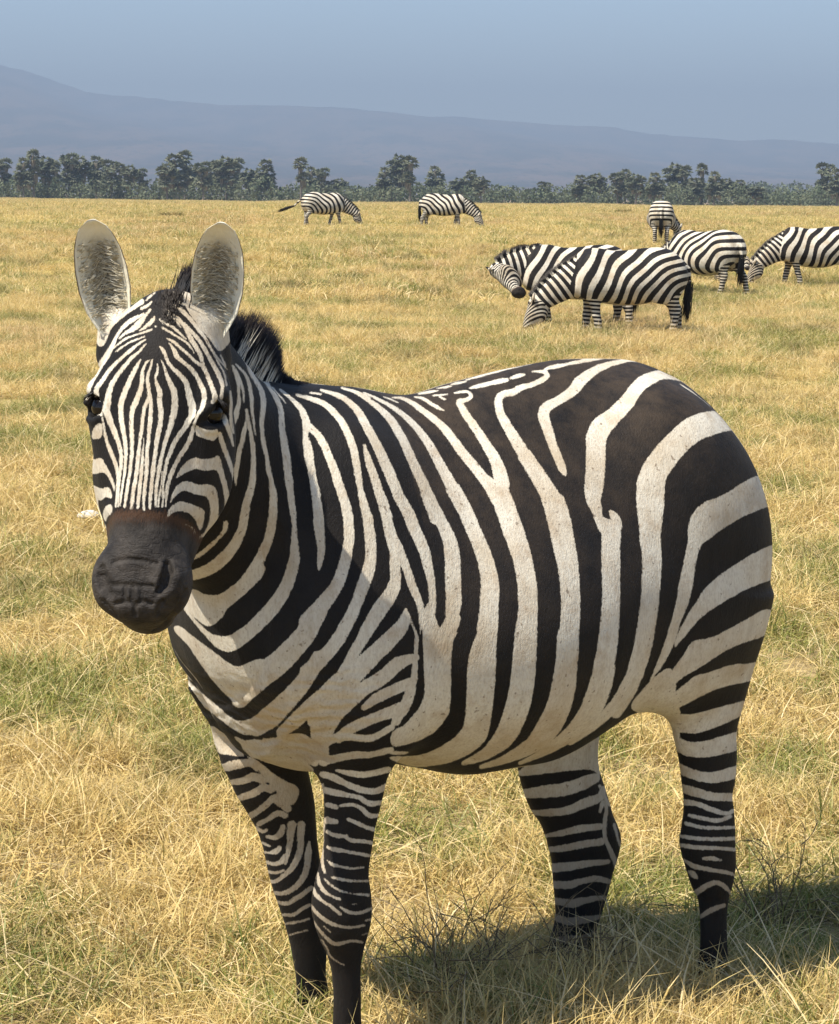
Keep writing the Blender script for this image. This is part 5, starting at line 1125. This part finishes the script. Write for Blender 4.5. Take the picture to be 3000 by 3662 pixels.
# thicket: one continuous mass of leafy scrub below the palms
def leaf_cloud(centres, radii, per, size, rg):
    V, F, va = [], [], []
    for c, r in zip(centres, radii):
        n = int(per * r[0] * r[2]); d = rg.normal(0, 1, (n, 3)); d /= np.linalg.norm(d, axis=1, keepdims=True); d *= rg.uniform(.55, 1.0, (n, 1)) ** .5
        p = c + d * r; a = rg.normal(0, 1, (n, 3)); a /= np.linalg.norm(a, axis=1, keepdims=True); b = np.cross(a, rg.normal(0, 1, (n, 3))); b /= np.linalg.norm(b, axis=1, keepdims=True)
        sz = rg.uniform(size[0], size[1], (n, 1)); o = len(V) and sum(len(x) for x in V); q = np.stack([p - a*sz, p + b*sz*.6, p + a*sz, p - b*sz*.6], 1).reshape(-1, 3)
        V.append(q); F.append(o + np.arange(n*4).reshape(-1, 4)); va.append(np.repeat(np.clip(rg.uniform(0, .5, n) + .5 * rg.uniform(), 0, 1), 4))
    return np.vstack(V), np.concatenate(F).tolist(), np.concatenate(va)
cs, rs = [], []; hp = np.interp
for px in np.arange(-420, 3440, 11):
    Y = 505 + rg.uniform(-8, 26); g = at_ground(px, Y)
    H = hp(px, [0, 60, 250, 520, 640, 950, 1010, 1300, 1500, 1760, 1960, 2050, 2300, 2480, 2700, 2760, 2900, 3000], [4.6, 4.2, 4.8, 4.2, 5.0, 4.8, 3.6, 3.4, 4.2, 3.8, 3.6, 4.2, 4.6, 5.0, 4.2, 3.4, 3.9, 4.6]) * rg.uniform(.75, 1.3)
    r = rg.uniform(1.3, 2.8); cs.append(g + np.array([rg.normal(0, .5), 0, H * .42])); rs.append(np.array([r, r, H * .55]))
V_, F_, va = leaf_cloud(cs, rs, 26, (.20, .48), rg)
thk = bpy.data.objects.new('thicket', tri_mesh('thicket', V_, F_, [MAT_BUSH], va)); col.objects.link(thk); thk['kind'] = 'stuff'; thk['label'] = 'dense grey-green scrub along the far tree line'; thk['category'] = 'scrub'
cs, rs = [], []
for px in np.concatenate([np.arange(2650, 3100, 16), np.arange(900, 1400, 40), np.arange(1650, 2100, 35)]):
    Y = 900 + rg.uniform(-60, 60); g = at_ground(px, Y); H = rg.uniform(6.5, 9.5) if px > 2600 else rg.uniform(3, 5.5); r = rg.uniform(2.5, 5); cs.append(g + np.array([0, 0, H * .45])); rs.append(np.array([r, r, H * .5]))
V_, F_, va = leaf_cloud(cs, rs, 7, (.4, .9), rg)
wd = bpy.data.objects.new('woodland', tri_mesh('woodland', V_, F_, [MAT_BUSH], va)); col.objects.link(wd); wd['kind'] = 'stuff'; wd['label'] = 'paler woodland further off behind the tree line'; wd['category'] = 'woodland'
# round bushes that stand clear of the thicket
BU = [(1395, 665, 60, 'dark rounded bush at the foot of the tall broad palm'), (1240, 672, 45, 'low rounded bush between two palm clumps'), (2440, 672, 60, 'pale green rounded bush in front of the tall many-headed palm'), (2800, 690, 45, 'small dark bush at the low end of the tree line'), (180, 655, 50, 'dark bush under the leftmost palms'), (640, 672, 70, 'broad pale bush below the palm clump'), (1130, 690, 40, 'small bush behind the far zebra'), (2120, 690, 55, 'broad low bush at the edge of the field')]
for px, py, wpx, lb in BU:
    Y = 492; g = at_ground(px, Y); H = (horizon_y(px) - py) / F_PX * Y + CAMZ - g[2]; r = wpx / F_PX * Y
    t = thing('bush', lb, 'bush', tuple(g), 0, 'bushes of the far tree line')
    V_, F_, va = leaf_cloud([np.array([0, 0, H*.5]), np.array([r*.5, 0, H*.35]), np.array([-r*.5, 0, H*.38])], [np.array([r*.75, r*.7, H*.5]), np.array([r*.55, r*.5, H*.38]), np.array([r*.5, r*.5, H*.4])], 40, (.18, .4), rg)
    me = tri_mesh('crown', V_, F_, [MAT_BUSH], va); o = bpy.data.objects.new('crown', me); col.objects.link(o); o.parent = t
    Vs, Fs = [], []
    for k in range(5):
        p = np.array([rg.normal(0, .2), rg.normal(0, .2), -.2]); q_ = np.array([rg.normal(0, r*.4), rg.normal(0, r*.3), H*.6]); o0 = len(Vs)
        for c, rr in ((p, .09), (q_, .03)):
            for j in range(5): Vs.append(c + np.array([math.cos(j*1.257)*rr, math.sin(j*1.257)*rr, 0]))
        Fs += [[o0+j, o0+(j+1) % 5, o0+5+(j+1) % 5, o0+5+j] for j in range(5)]
    mesh_obj('stem', Vs, Fs, MAT_TRUNK, t)
# dry wiry shrubs in the grass and darker tussocks further out
MAT_TWIG = plain('dry_twig', (0.10, 0.075, 0.045), 0.85, 0.1, (0.22, 0.17, 0.10), 60); MAT_TUSS = leaf_mat('tussock_leaf', (0.085, 0.085, 0.028), (0.24, 0.20, 0.075), 2.0)
def shrub(label, px, py, H, R, n, seed, mats=None):
    rg = np.random.default_rng(seed); g = ground_hit(px, py); t = thing('dry_shrub', label, 'shrub', tuple(g), 0, None); V, F = [], []; st = []
    for k in range(n):
        a = rg.uniform(0, 6.283); el = rg.uniform(.3, 1.35); st.append((np.array([rg.normal(0, R*.12), rg.normal(0, R*.12), 0]), np.array([math.cos(a)*math.cos(el), math.sin(a)*math.cos(el), math.sin(el)]), H * rg.uniform(.6, 1.15), .0026, 0))
    while st:
        p, d, L, r, lv = st.pop(); m = 4
        u = np.cross(d, [.2, .3, 1]); u /= np.linalg.norm(u) + 1e-9; w = np.cross(d, u); o = len(V)
        for k in range(m + 1):
            rr = r * (1 - .75 * k / m)
            for j in range(3): V.append(p + (u * math.cos(j*2.094) + w * math.sin(j*2.094)) * rr)
            if lv < 2 and k >= 1 and rg.uniform() < (.75 if lv == 0 else .5):
                dd = d + rg.normal(0, .55, 3); dd /= np.linalg.norm(dd); st.append((p.copy(), dd, L * rg.uniform(.35, .6), r * .65, lv + 1))
            if k < m:
                p = p + d * L / m; d = d + rg.normal(0, .13, 3) + np.array([0, 0, -.05]); d /= np.linalg.norm(d); p[2] = max(p[2], .01)
        F += [[o+k*3+j, o+k*3+(j+1) % 3, o+(k+1)*3+(j+1) % 3, o+(k+1)*3+j] for k in range(m) for j in range(3)]
    mesh_obj('twigs', V, F, MAT_TWIG, t, False); return t
shrub('wiry dark shrub between the front and hind legs of the large zebra', 1620, 3590, 0.27, 0.18, 24, 1)
shrub('wiry dark shrub around the forward hind hoof of the large zebra', 2090, 3560, 0.17, 0.22, 26, 2)
shrub('thin dry shrub behind the hind leg of the large zebra', 2760, 3330, 0.20, 0.16, 18, 3)
shrub('tall bare stalk standing beside the wiry shrub', 1765, 3520, 0.20, 0.04, 4, 4)
def tussock(label, px, py, R, H, seed):
    rg = np.random.default_rng(seed); g = ground_hit(px, py); n = 420
    th = rg.uniform(0, 6.283, n); r = R * np.sqrt(rg.uniform(0, 1, n)); root = np.stack([r*np.cos(th)*.6, r*np.sin(th)*.6, 0*r], 1); out = np.stack([np.cos(th), np.sin(th), 1.1 + rg.normal(0, .3, n)], 1) + rg.normal(0, .25, (n, 3))
    v_, f_, al = strands(root, out, H * rg.uniform(.6, 1.25, n), R * .012, np.array([0, 0, -.45]), 3)
    o = mesh_obj('grass_tussock', v_, f_, MAT_TUSS, None, True, {'vary': np.repeat(rg.uniform(0, 1, n), len(v_) // n)}); o.location = tuple(g)
    o['label'] = label; o['category'] = 'tussock'; return o
tussock('dark green tussock in the open grass above the back of the large zebra', 1450, 1245, 0.26, 0.20, 1)
tussock('dark scrubby tussock beside the round-bellied zebra', 2680, 1030, 0.42, 0.26, 2)
tussock('small dark tussock near the far edge of the field', 2232, 762, 0.55, 0.55, 3)
tussock('dark tussock at the left below the tree line', 612, 778, 0.5, 0.5, 4)
tussock('low dark tussock beside the ear of the large zebra', 2420, 862, 0.45, 0.3, 5)
# a pale stone in the grass
bm = bmesh.new(); bmesh.ops.create_icosphere(bm, subdivisions=3, radius=1.0); rs_ = np.random.default_rng(2)
for v in bm.verts:
    n_ = 1 + 0.14 * math.sin(3 * v.co.x + 1) * math.cos(4 * v.co.y) + rs_.normal(0, .02); v.co = Vector((v.co.x * .062 * n_, v.co.y * .045 * n_, max(v.co.z, -.4) * .026 * n_))
me = bpy.data.meshes.new('stone'); bm.to_mesh(me); bm.free(); me.materials.append(plain('pale_stone', (0.62, 0.60, 0.56), 0.9, 0.1, (0.42, 0.39, 0.34), 30)); me.shade_smooth()
st_ = bpy.data.objects.new('stone', me); col.objects.link(st_); g = ground_hit(318, 1886); st_.location = (g[0], g[1], g[2] + 0.06); st_['label'] = 'small pale stone in the grass beside the cheek of the large zebra'; st_['category'] = 'stone'
# ---------------------------------------------------------------- sward: clumps of blades, instanced
def make_grass_mat(name, dry, green_c, tip):
    m = bpy.data.materials.new(name); m.use_nodes = True; nt = m.node_tree; nt.nodes.clear()
    out = node(nt, 'ShaderNodeOutputMaterial'); pos = node(nt, 'ShaderNodeNewGeometry').outputs['Position']
    green, tan, dark = land_color(nt, pos); br = attr(nt, 'blade').outputs['Fac']; al = attr(nt, 'along').outputs['Fac']
    g = smoothmap(nt, mth(nt, 'ADD', mth(nt, 'MULTIPLY', green, 0.55), mth(nt, 'MULTIPLY', br, 0.75)), 0.49, 1.0)
    dcol = mixc(nt, tan, dry, (0.50, 0.33, 0.155)); dcol = mixc(nt, smoothmap(nt, br, 0.0, 0.35), (0.76, 0.61, 0.34), dcol)
    c = mixc(nt, g, dcol, mixc(nt, smoothmap(nt, br, 0.5, 1.0), green_c, (0.12, 0.165, 0.03)))
    c = mixc(nt, mth(nt, 'MULTIPLY', dark, 0.62), c, mixc(nt, br, (0.26, 0.18, 0.08), (0.085, 0.095, 0.025)))
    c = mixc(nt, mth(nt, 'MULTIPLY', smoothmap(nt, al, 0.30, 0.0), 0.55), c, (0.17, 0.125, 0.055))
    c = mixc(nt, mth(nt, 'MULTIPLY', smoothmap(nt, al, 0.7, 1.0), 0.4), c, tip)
    d = node(nt, 'ShaderNodeBsdfDiffuse'); t = node(nt, 'ShaderNodeBsdfTranslucent'); gl = node(nt, 'ShaderNodeBsdfGlossy', Roughness=0.45)
    for x in (d, t): nt.links.new(c, x.inputs['Color'])
    gl.inputs['Color'].default_value = (0.6, 0.55, 0.45, 1)
    mx = node(nt, 'ShaderNodeMixShader'); mx.inputs[0].default_value = 0.33; nt.links.new(d.outputs[0], mx.inputs[1]); nt.links.new(t.outputs[0], mx.inputs[2])
    m2 = node(nt, 'ShaderNodeMixShader'); m2.inputs[0].default_value = 0.05; nt.links.new(mx.outputs[0], m2.inputs[1]); nt.links.new(gl.outputs[0], m2.inputs[2])
    nt.links.new(m2.outputs[0], out.inputs['Surface'])
    return m
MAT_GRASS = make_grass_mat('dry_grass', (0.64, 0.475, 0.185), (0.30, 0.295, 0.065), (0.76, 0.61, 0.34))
def blades(n, R, lens, width, lift, rng, segs=3, curl=0.7):
    """n curved ribbons: roots in a disc of radius R"""
    r = R * np.sqrt(rng.uniform(0, 1, n)); th = rng.uniform(0, 2*np.pi, n)
    root = np.stack([r*np.cos(th), r*np.sin(th), rng.uniform(-0.01, 0.02, n)], 1)
    az = rng.uniform(0, 2*np.pi, n); el = np.clip(rng.normal(lift[0], lift[1], n), 0.03, 1.5)
    L = rng.uniform(lens[0], lens[1], n) * rng.uniform(0.7, 1.0, n); W = rng.uniform(width[0], width[1], n)
    side = np.stack([-np.sin(az), np.cos(az), np.zeros(n)], 1); tw = rng.uniform(-0.9, 0.9, n)
    pts = []; c = root.copy(); e = el.copy(); a = az.copy(); da = rng.normal(0, 0.35, n); de = -curl * rng.uniform(0.2, 1.2, n) * (0.35 + el)
    V = []; al = []
    for k in range(segs + 1):
        t = k / segs; w = W * (1 - 0.85 * t ** 1.6) / 2
        sd = side * np.cos(tw)[:, None] + np.array([0, 0, 1.0]) * np.sin(tw)[:, None]
        if k == segs: V.append(c[:, None]); al.append(np.ones((n, 1)))
        else: V.append(np.stack([c - sd * w[:, None], c + sd * w[:, None]], 1)); al.append(np.full((n, 2), t))
        st = L / segs; c = c + np.stack([np.cos(e)*np.cos(a), np.cos(e)*np.sin(a), np.sin(e)], 1) * st[:, None]
        c[:, 2] = np.maximum(c[:, 2], 0.004 + 0.03 * rng.uniform(0, 1, n)); e = e + de / segs; a = a + da / segs
    V = np.concatenate(V, 1); per = V.shape[1]; base = np.arange(n)[:, None] * per; F = []
    for k in range(segs - 1): F += (base + np.array([2*k, 2*k+1, 2*k+3, 2*k+2])).tolist()
    F += (base + np.array([2*segs-2, 2*segs-1, 2*segs])).tolist()
    return V.reshape(-1, 3), F, np.concatenate(al, 1).ravel(), np.repeat(rng.uniform(0, 1, n), per)
clump_col = bpy.data.collections.new('grass_clumps')
def clump(name, specs, seed):
    rng = np.random.default_rng(seed); Vs, Fs, A, B = [], [], [], []; off = 0
    for sp in specs:
        v, f, al, br = blades(rng=rng, **sp['b']); br = np.clip(br * sp.get('k', 1) + sp.get('o', 0), 0, 1)
        Vs.append(v); Fs += [[i + off for i in q] for q in f]; A.append(al); B.append(br); off += len(v)
    me = bpy.data.meshes.new(name); me.from_pydata(np.vstack(Vs).tolist(), [], Fs); me.materials.append(MAT_GRASS)
    for k, v in (('along', np.concatenate(A)), ('blade', np.concatenate(B))):
        at = me.attributes.new(k, 'FLOAT', 'POINT'); at.data.foreach_set('value', v.astype(np.float32))
    o = bpy.data.objects.new(name, me); clump_col.objects.link(o); return o
S = lambda n, R, l, w, li, seg=3, cu=0.7: dict(n=n, R=R, lens=l, width=w, lift=li, segs=seg, curl=cu)
ci = 0
for sd in range(4):   # 0-3 matted straw with some green, for the foreground
    clump('a%02d_mat' % ci, [dict(b=S(170, 0.17, (0.05, 0.17), (0.0018, 0.0044), (0.42, 0.34), 3, 1.0)), dict(b=S(95, 0.16, (0.04, 0.13), (0.002, 0.0042), (0.9, 0.3), 3, 0.7), k=.6, o=.4), dict(b=S(3, 0.17, (0.18, 0.32), (0.0016, 0.003), (0.45, 0.3), 4, 0.8), k=.3)], sd); ci += 1
for sd in range(3):   # 4-6 greener tufts
    clump('a%02d_tuft' % ci, [dict(b=S(110, 0.11, (0.07, 0.20), (0.002, 0.0045), (1.0, 0.28), 3, 0.8), k=.7, o=.3), dict(b=S(40, 0.14, (0.1, 0.26), (0.002, 0.004), (0.5, 0.3), 3, 0.8), k=.4)], 20 + sd); ci += 1
for sd in range(3):   # 7-9 taller mid-field clumps
    clump('a%02d_mid' % ci, [dict(b=S(190, 0.27, (0.12, 0.28), (0.0028, 0.0055), (0.8, 0.4), 3, 1.2)), dict(b=S(120, 0.28, (0.1, 0.28), (0.003, 0.006), (0.5, 0.3), 3, 0.9))], 40 + sd); ci += 1
for sd in range(3):   # 10-12 broad far clumps
    clump('a%02d_far' % ci, [dict(b=S(170, 0.75, (0.14, 0.30), (0.007, 0.016), (0.75, 0.4), 2, 1.1))], 60 + sd); ci += 1
rng = np.random.default_rng(11)
PTS, ROT, SCL, IDX = [], [], [], []
def scatter(y0, y1, dens, kinds, probs, sc, margin):
    half = 0.20 * y1 + margin; area = (y1 - y0) * 2 * half; n = int(area * dens)
    y = rng.uniform(y0, y1, n); x = rng.uniform(-half, half, n); k = np.abs(x) < 0.20 * y + margin; x, y = x[k], y[k]
    PTS.append(np.stack([x, y, ground_z(x, y) - 0.005], 1)); n = len(x)
    ROT.append(np.stack([rng.normal(0, 0.06, n), rng.normal(0, 0.06, n), rng.uniform(0, 6.283, n)], 1)); SCL.append(rng.uniform(sc[0], sc[1], n)); IDX.append(rng.choice(kinds, n, p=probs))
scatter(2.6, 6.2, 62, list(range(7)), [.19]*4 + [.08]*3, (0.75, 1.2), 1.6)
scatter(6.2, 10, 46, list(range(7)), [.18]*4 + [.28/3]*3, (0.8, 1.3), 1.8)
scatter(10, 18, 32, list(range(10)), [.16]*4 + [.30/3]*3 + [.02]*3, (0.85, 1.3), 1.5)
scatter(18, 34, 13, [7, 8, 9, 4, 5], [.28, .28, .28, .08, .08], (0.75, 1.15), 2.0)
scatter(34, 62, 5.0, [7, 8, 9, 10], [.28, .28, .28, .16], (0.9, 1.4), 3.0)
scatter(62, 130, 1.1, [10, 11, 12], [.34, .33, .33], (0.7, 1.15), 4.0)
scatter(130, 520, 0.16, [10, 11, 12], [.34, .33, .33], (1.0, 1.9), 12.0)
for _o in list(col.objects):      # the herd stands knee-deep in longer grass
    if _o.name.startswith('zebra') and _o.get('group') and _o.location.y < 200:
        n = 130 if _o.location.y < 50 else 90; y = _o.location.y + rng.uniform(-2.6, 0.6, n); x = _o.location.x + rng.uniform(-1.3, 1.3, n)
        PTS.append(np.stack([x, y, ground_z(x, y) - .005], 1)); ROT.append(np.stack([0*x, 0*x, rng.uniform(0, 6.28, n)], 1)); SCL.append(rng.uniform(.95, 1.4, n)); IDX.append(rng.choice([7, 8, 9], n))
_n = 300; _y = rng.uniform(3.75, 4.42, _n); _x = _y * rng.uniform(-0.02, 0.24, _n)     # longer straw before the hind hooves
PTS.append(np.stack([_x, _y, ground_z(_x, _y) - .005], 1)); ROT.append(np.stack([0*_x, 0*_x, rng.uniform(0, 6.28, _n)], 1)); SCL.append(rng.uniform(1.0, 1.45, _n)); IDX.append(rng.choice([0, 1, 2, 3, 5], _n))
for _p in LEGS:                   # straw closing over the hooves of the standing zebra
    c = to_world(np.array([[_p.ac[0], _p.bc[0], 0.0]]))[0]; n = 16; x = c[0] + rng.normal(0, .13, n); y = c[1] - .06 + rng.normal(0, .10, n)
    PTS.append(np.stack([x, y, ground_z(x, y) - .005], 1)); ROT.append(np.stack([0*x, 0*x, rng.uniform(0, 6.28, n)], 1)); SCL.append(rng.uniform(.9, 1.25, n)); IDX.append(rng.choice([0, 1, 2, 3], n))
PTS, ROT, SCL, IDX = np.vstack(PTS), np.vstack(ROT), np.concatenate(SCL), np.concatenate(IDX)
me = bpy.data.meshes.new('grass'); me.from_pydata(PTS.tolist(), [], [])
at = me.attributes.new('rot', 'FLOAT_VECTOR', 'POINT'); at.data.foreach_set('vector', ROT.astype(np.float32).ravel())
at = me.attributes.new('scl', 'FLOAT', 'POINT'); at.data.foreach_set('value', SCL.astype(np.float32))
at = me.attributes.new('idx', 'INT', 'POINT'); at.data.foreach_set('value', IDX.astype(np.int32))
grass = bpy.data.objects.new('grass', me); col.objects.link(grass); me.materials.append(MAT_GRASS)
grass['kind'] = 'stuff'; grass['label'] = 'dry straw and short green grass covering the plain'; grass['category'] = 'grass'
ng = bpy.data.node_groups.new('sward', 'GeometryNodeTree')
ng.interface.new_socket('Geometry', in_out='INPUT', socket_type='NodeSocketGeometry'); ng.interface.new_socket('Geometry', in_out='OUTPUT', socket_type='NodeSocketGeometry')
gi = ng.nodes.new('NodeGroupInput'); go = ng.nodes.new('NodeGroupOutput'); ip = ng.nodes.new('GeometryNodeInstanceOnPoints'); ci_ = ng.nodes.new('GeometryNodeCollectionInfo')
ci_.inputs['Collection'].default_value = clump_col; ci_.inputs['Separate Children'].default_value = True; ci_.inputs['Reset Children'].default_value = True
def named(nm, typ):
    n = ng.nodes.new('GeometryNodeInputNamedAttribute'); n.data_type = typ; n.inputs['Name'].default_value = nm; return n.outputs['Attribute']
ng.links.new(gi.outputs[0], ip.inputs['Points']); ng.links.new(ci_.outputs[0], ip.inputs['Instance']); ip.inputs['Pick Instance'].default_value = True
ng.links.new(named('idx', 'INT'), ip.inputs['Instance Index'])
e2r = ng.nodes.new('FunctionNodeEulerToRotation'); ng.links.new(named('rot', 'FLOAT_VECTOR'), e2r.inputs[0]); ng.links.new(e2r.outputs[0], ip.inputs['Rotation'])
ng.links.new(named('scl', 'FLOAT'), ip.inputs['Scale']); ng.links.new(ip.outputs[0], go.inputs[0])
md = grass.modifiers.new('sward', 'NODES'); md.node_group = ng
print('clumps', len(PTS))
# ---------------------------------------------------------------- the air
bm = bmesh.new(); bmesh.ops.create_cube(bm, size=1.0)
for v in bm.verts:
    v.co.x = v.co.x * 14000; v.co.y = -800 if v.co.y < 0 else 11200; v.co.z = -6.0 if v.co.z < 0 else 540.0
me = bpy.data.meshes.new('haze'); bm.to_mesh(me); bm.free()
haze = bpy.data.objects.new('haze', me); col.objects.link(haze); haze['kind'] = 'stuff'; haze['label'] = 'pale blue haze lying over the plain'; haze['category'] = 'haze'
hm_ = bpy.data.materials.new('haze_air'); hm_.use_nodes = True; nt = hm_.node_tree; nt.nodes.clear()
vo = node(nt, 'ShaderNodeVolumePrincipled'); vo.inputs['Color'].default_value = (0.375, 0.468, 0.605, 1); vo.inputs['Density'].default_value = 3.1e-4; vo.inputs['Anisotropy'].default_value = 0.0
out = node(nt, 'ShaderNodeOutputMaterial'); nt.links.new(vo.outputs[0], out.inputs['Volume'])
me.materials.append(hm_)
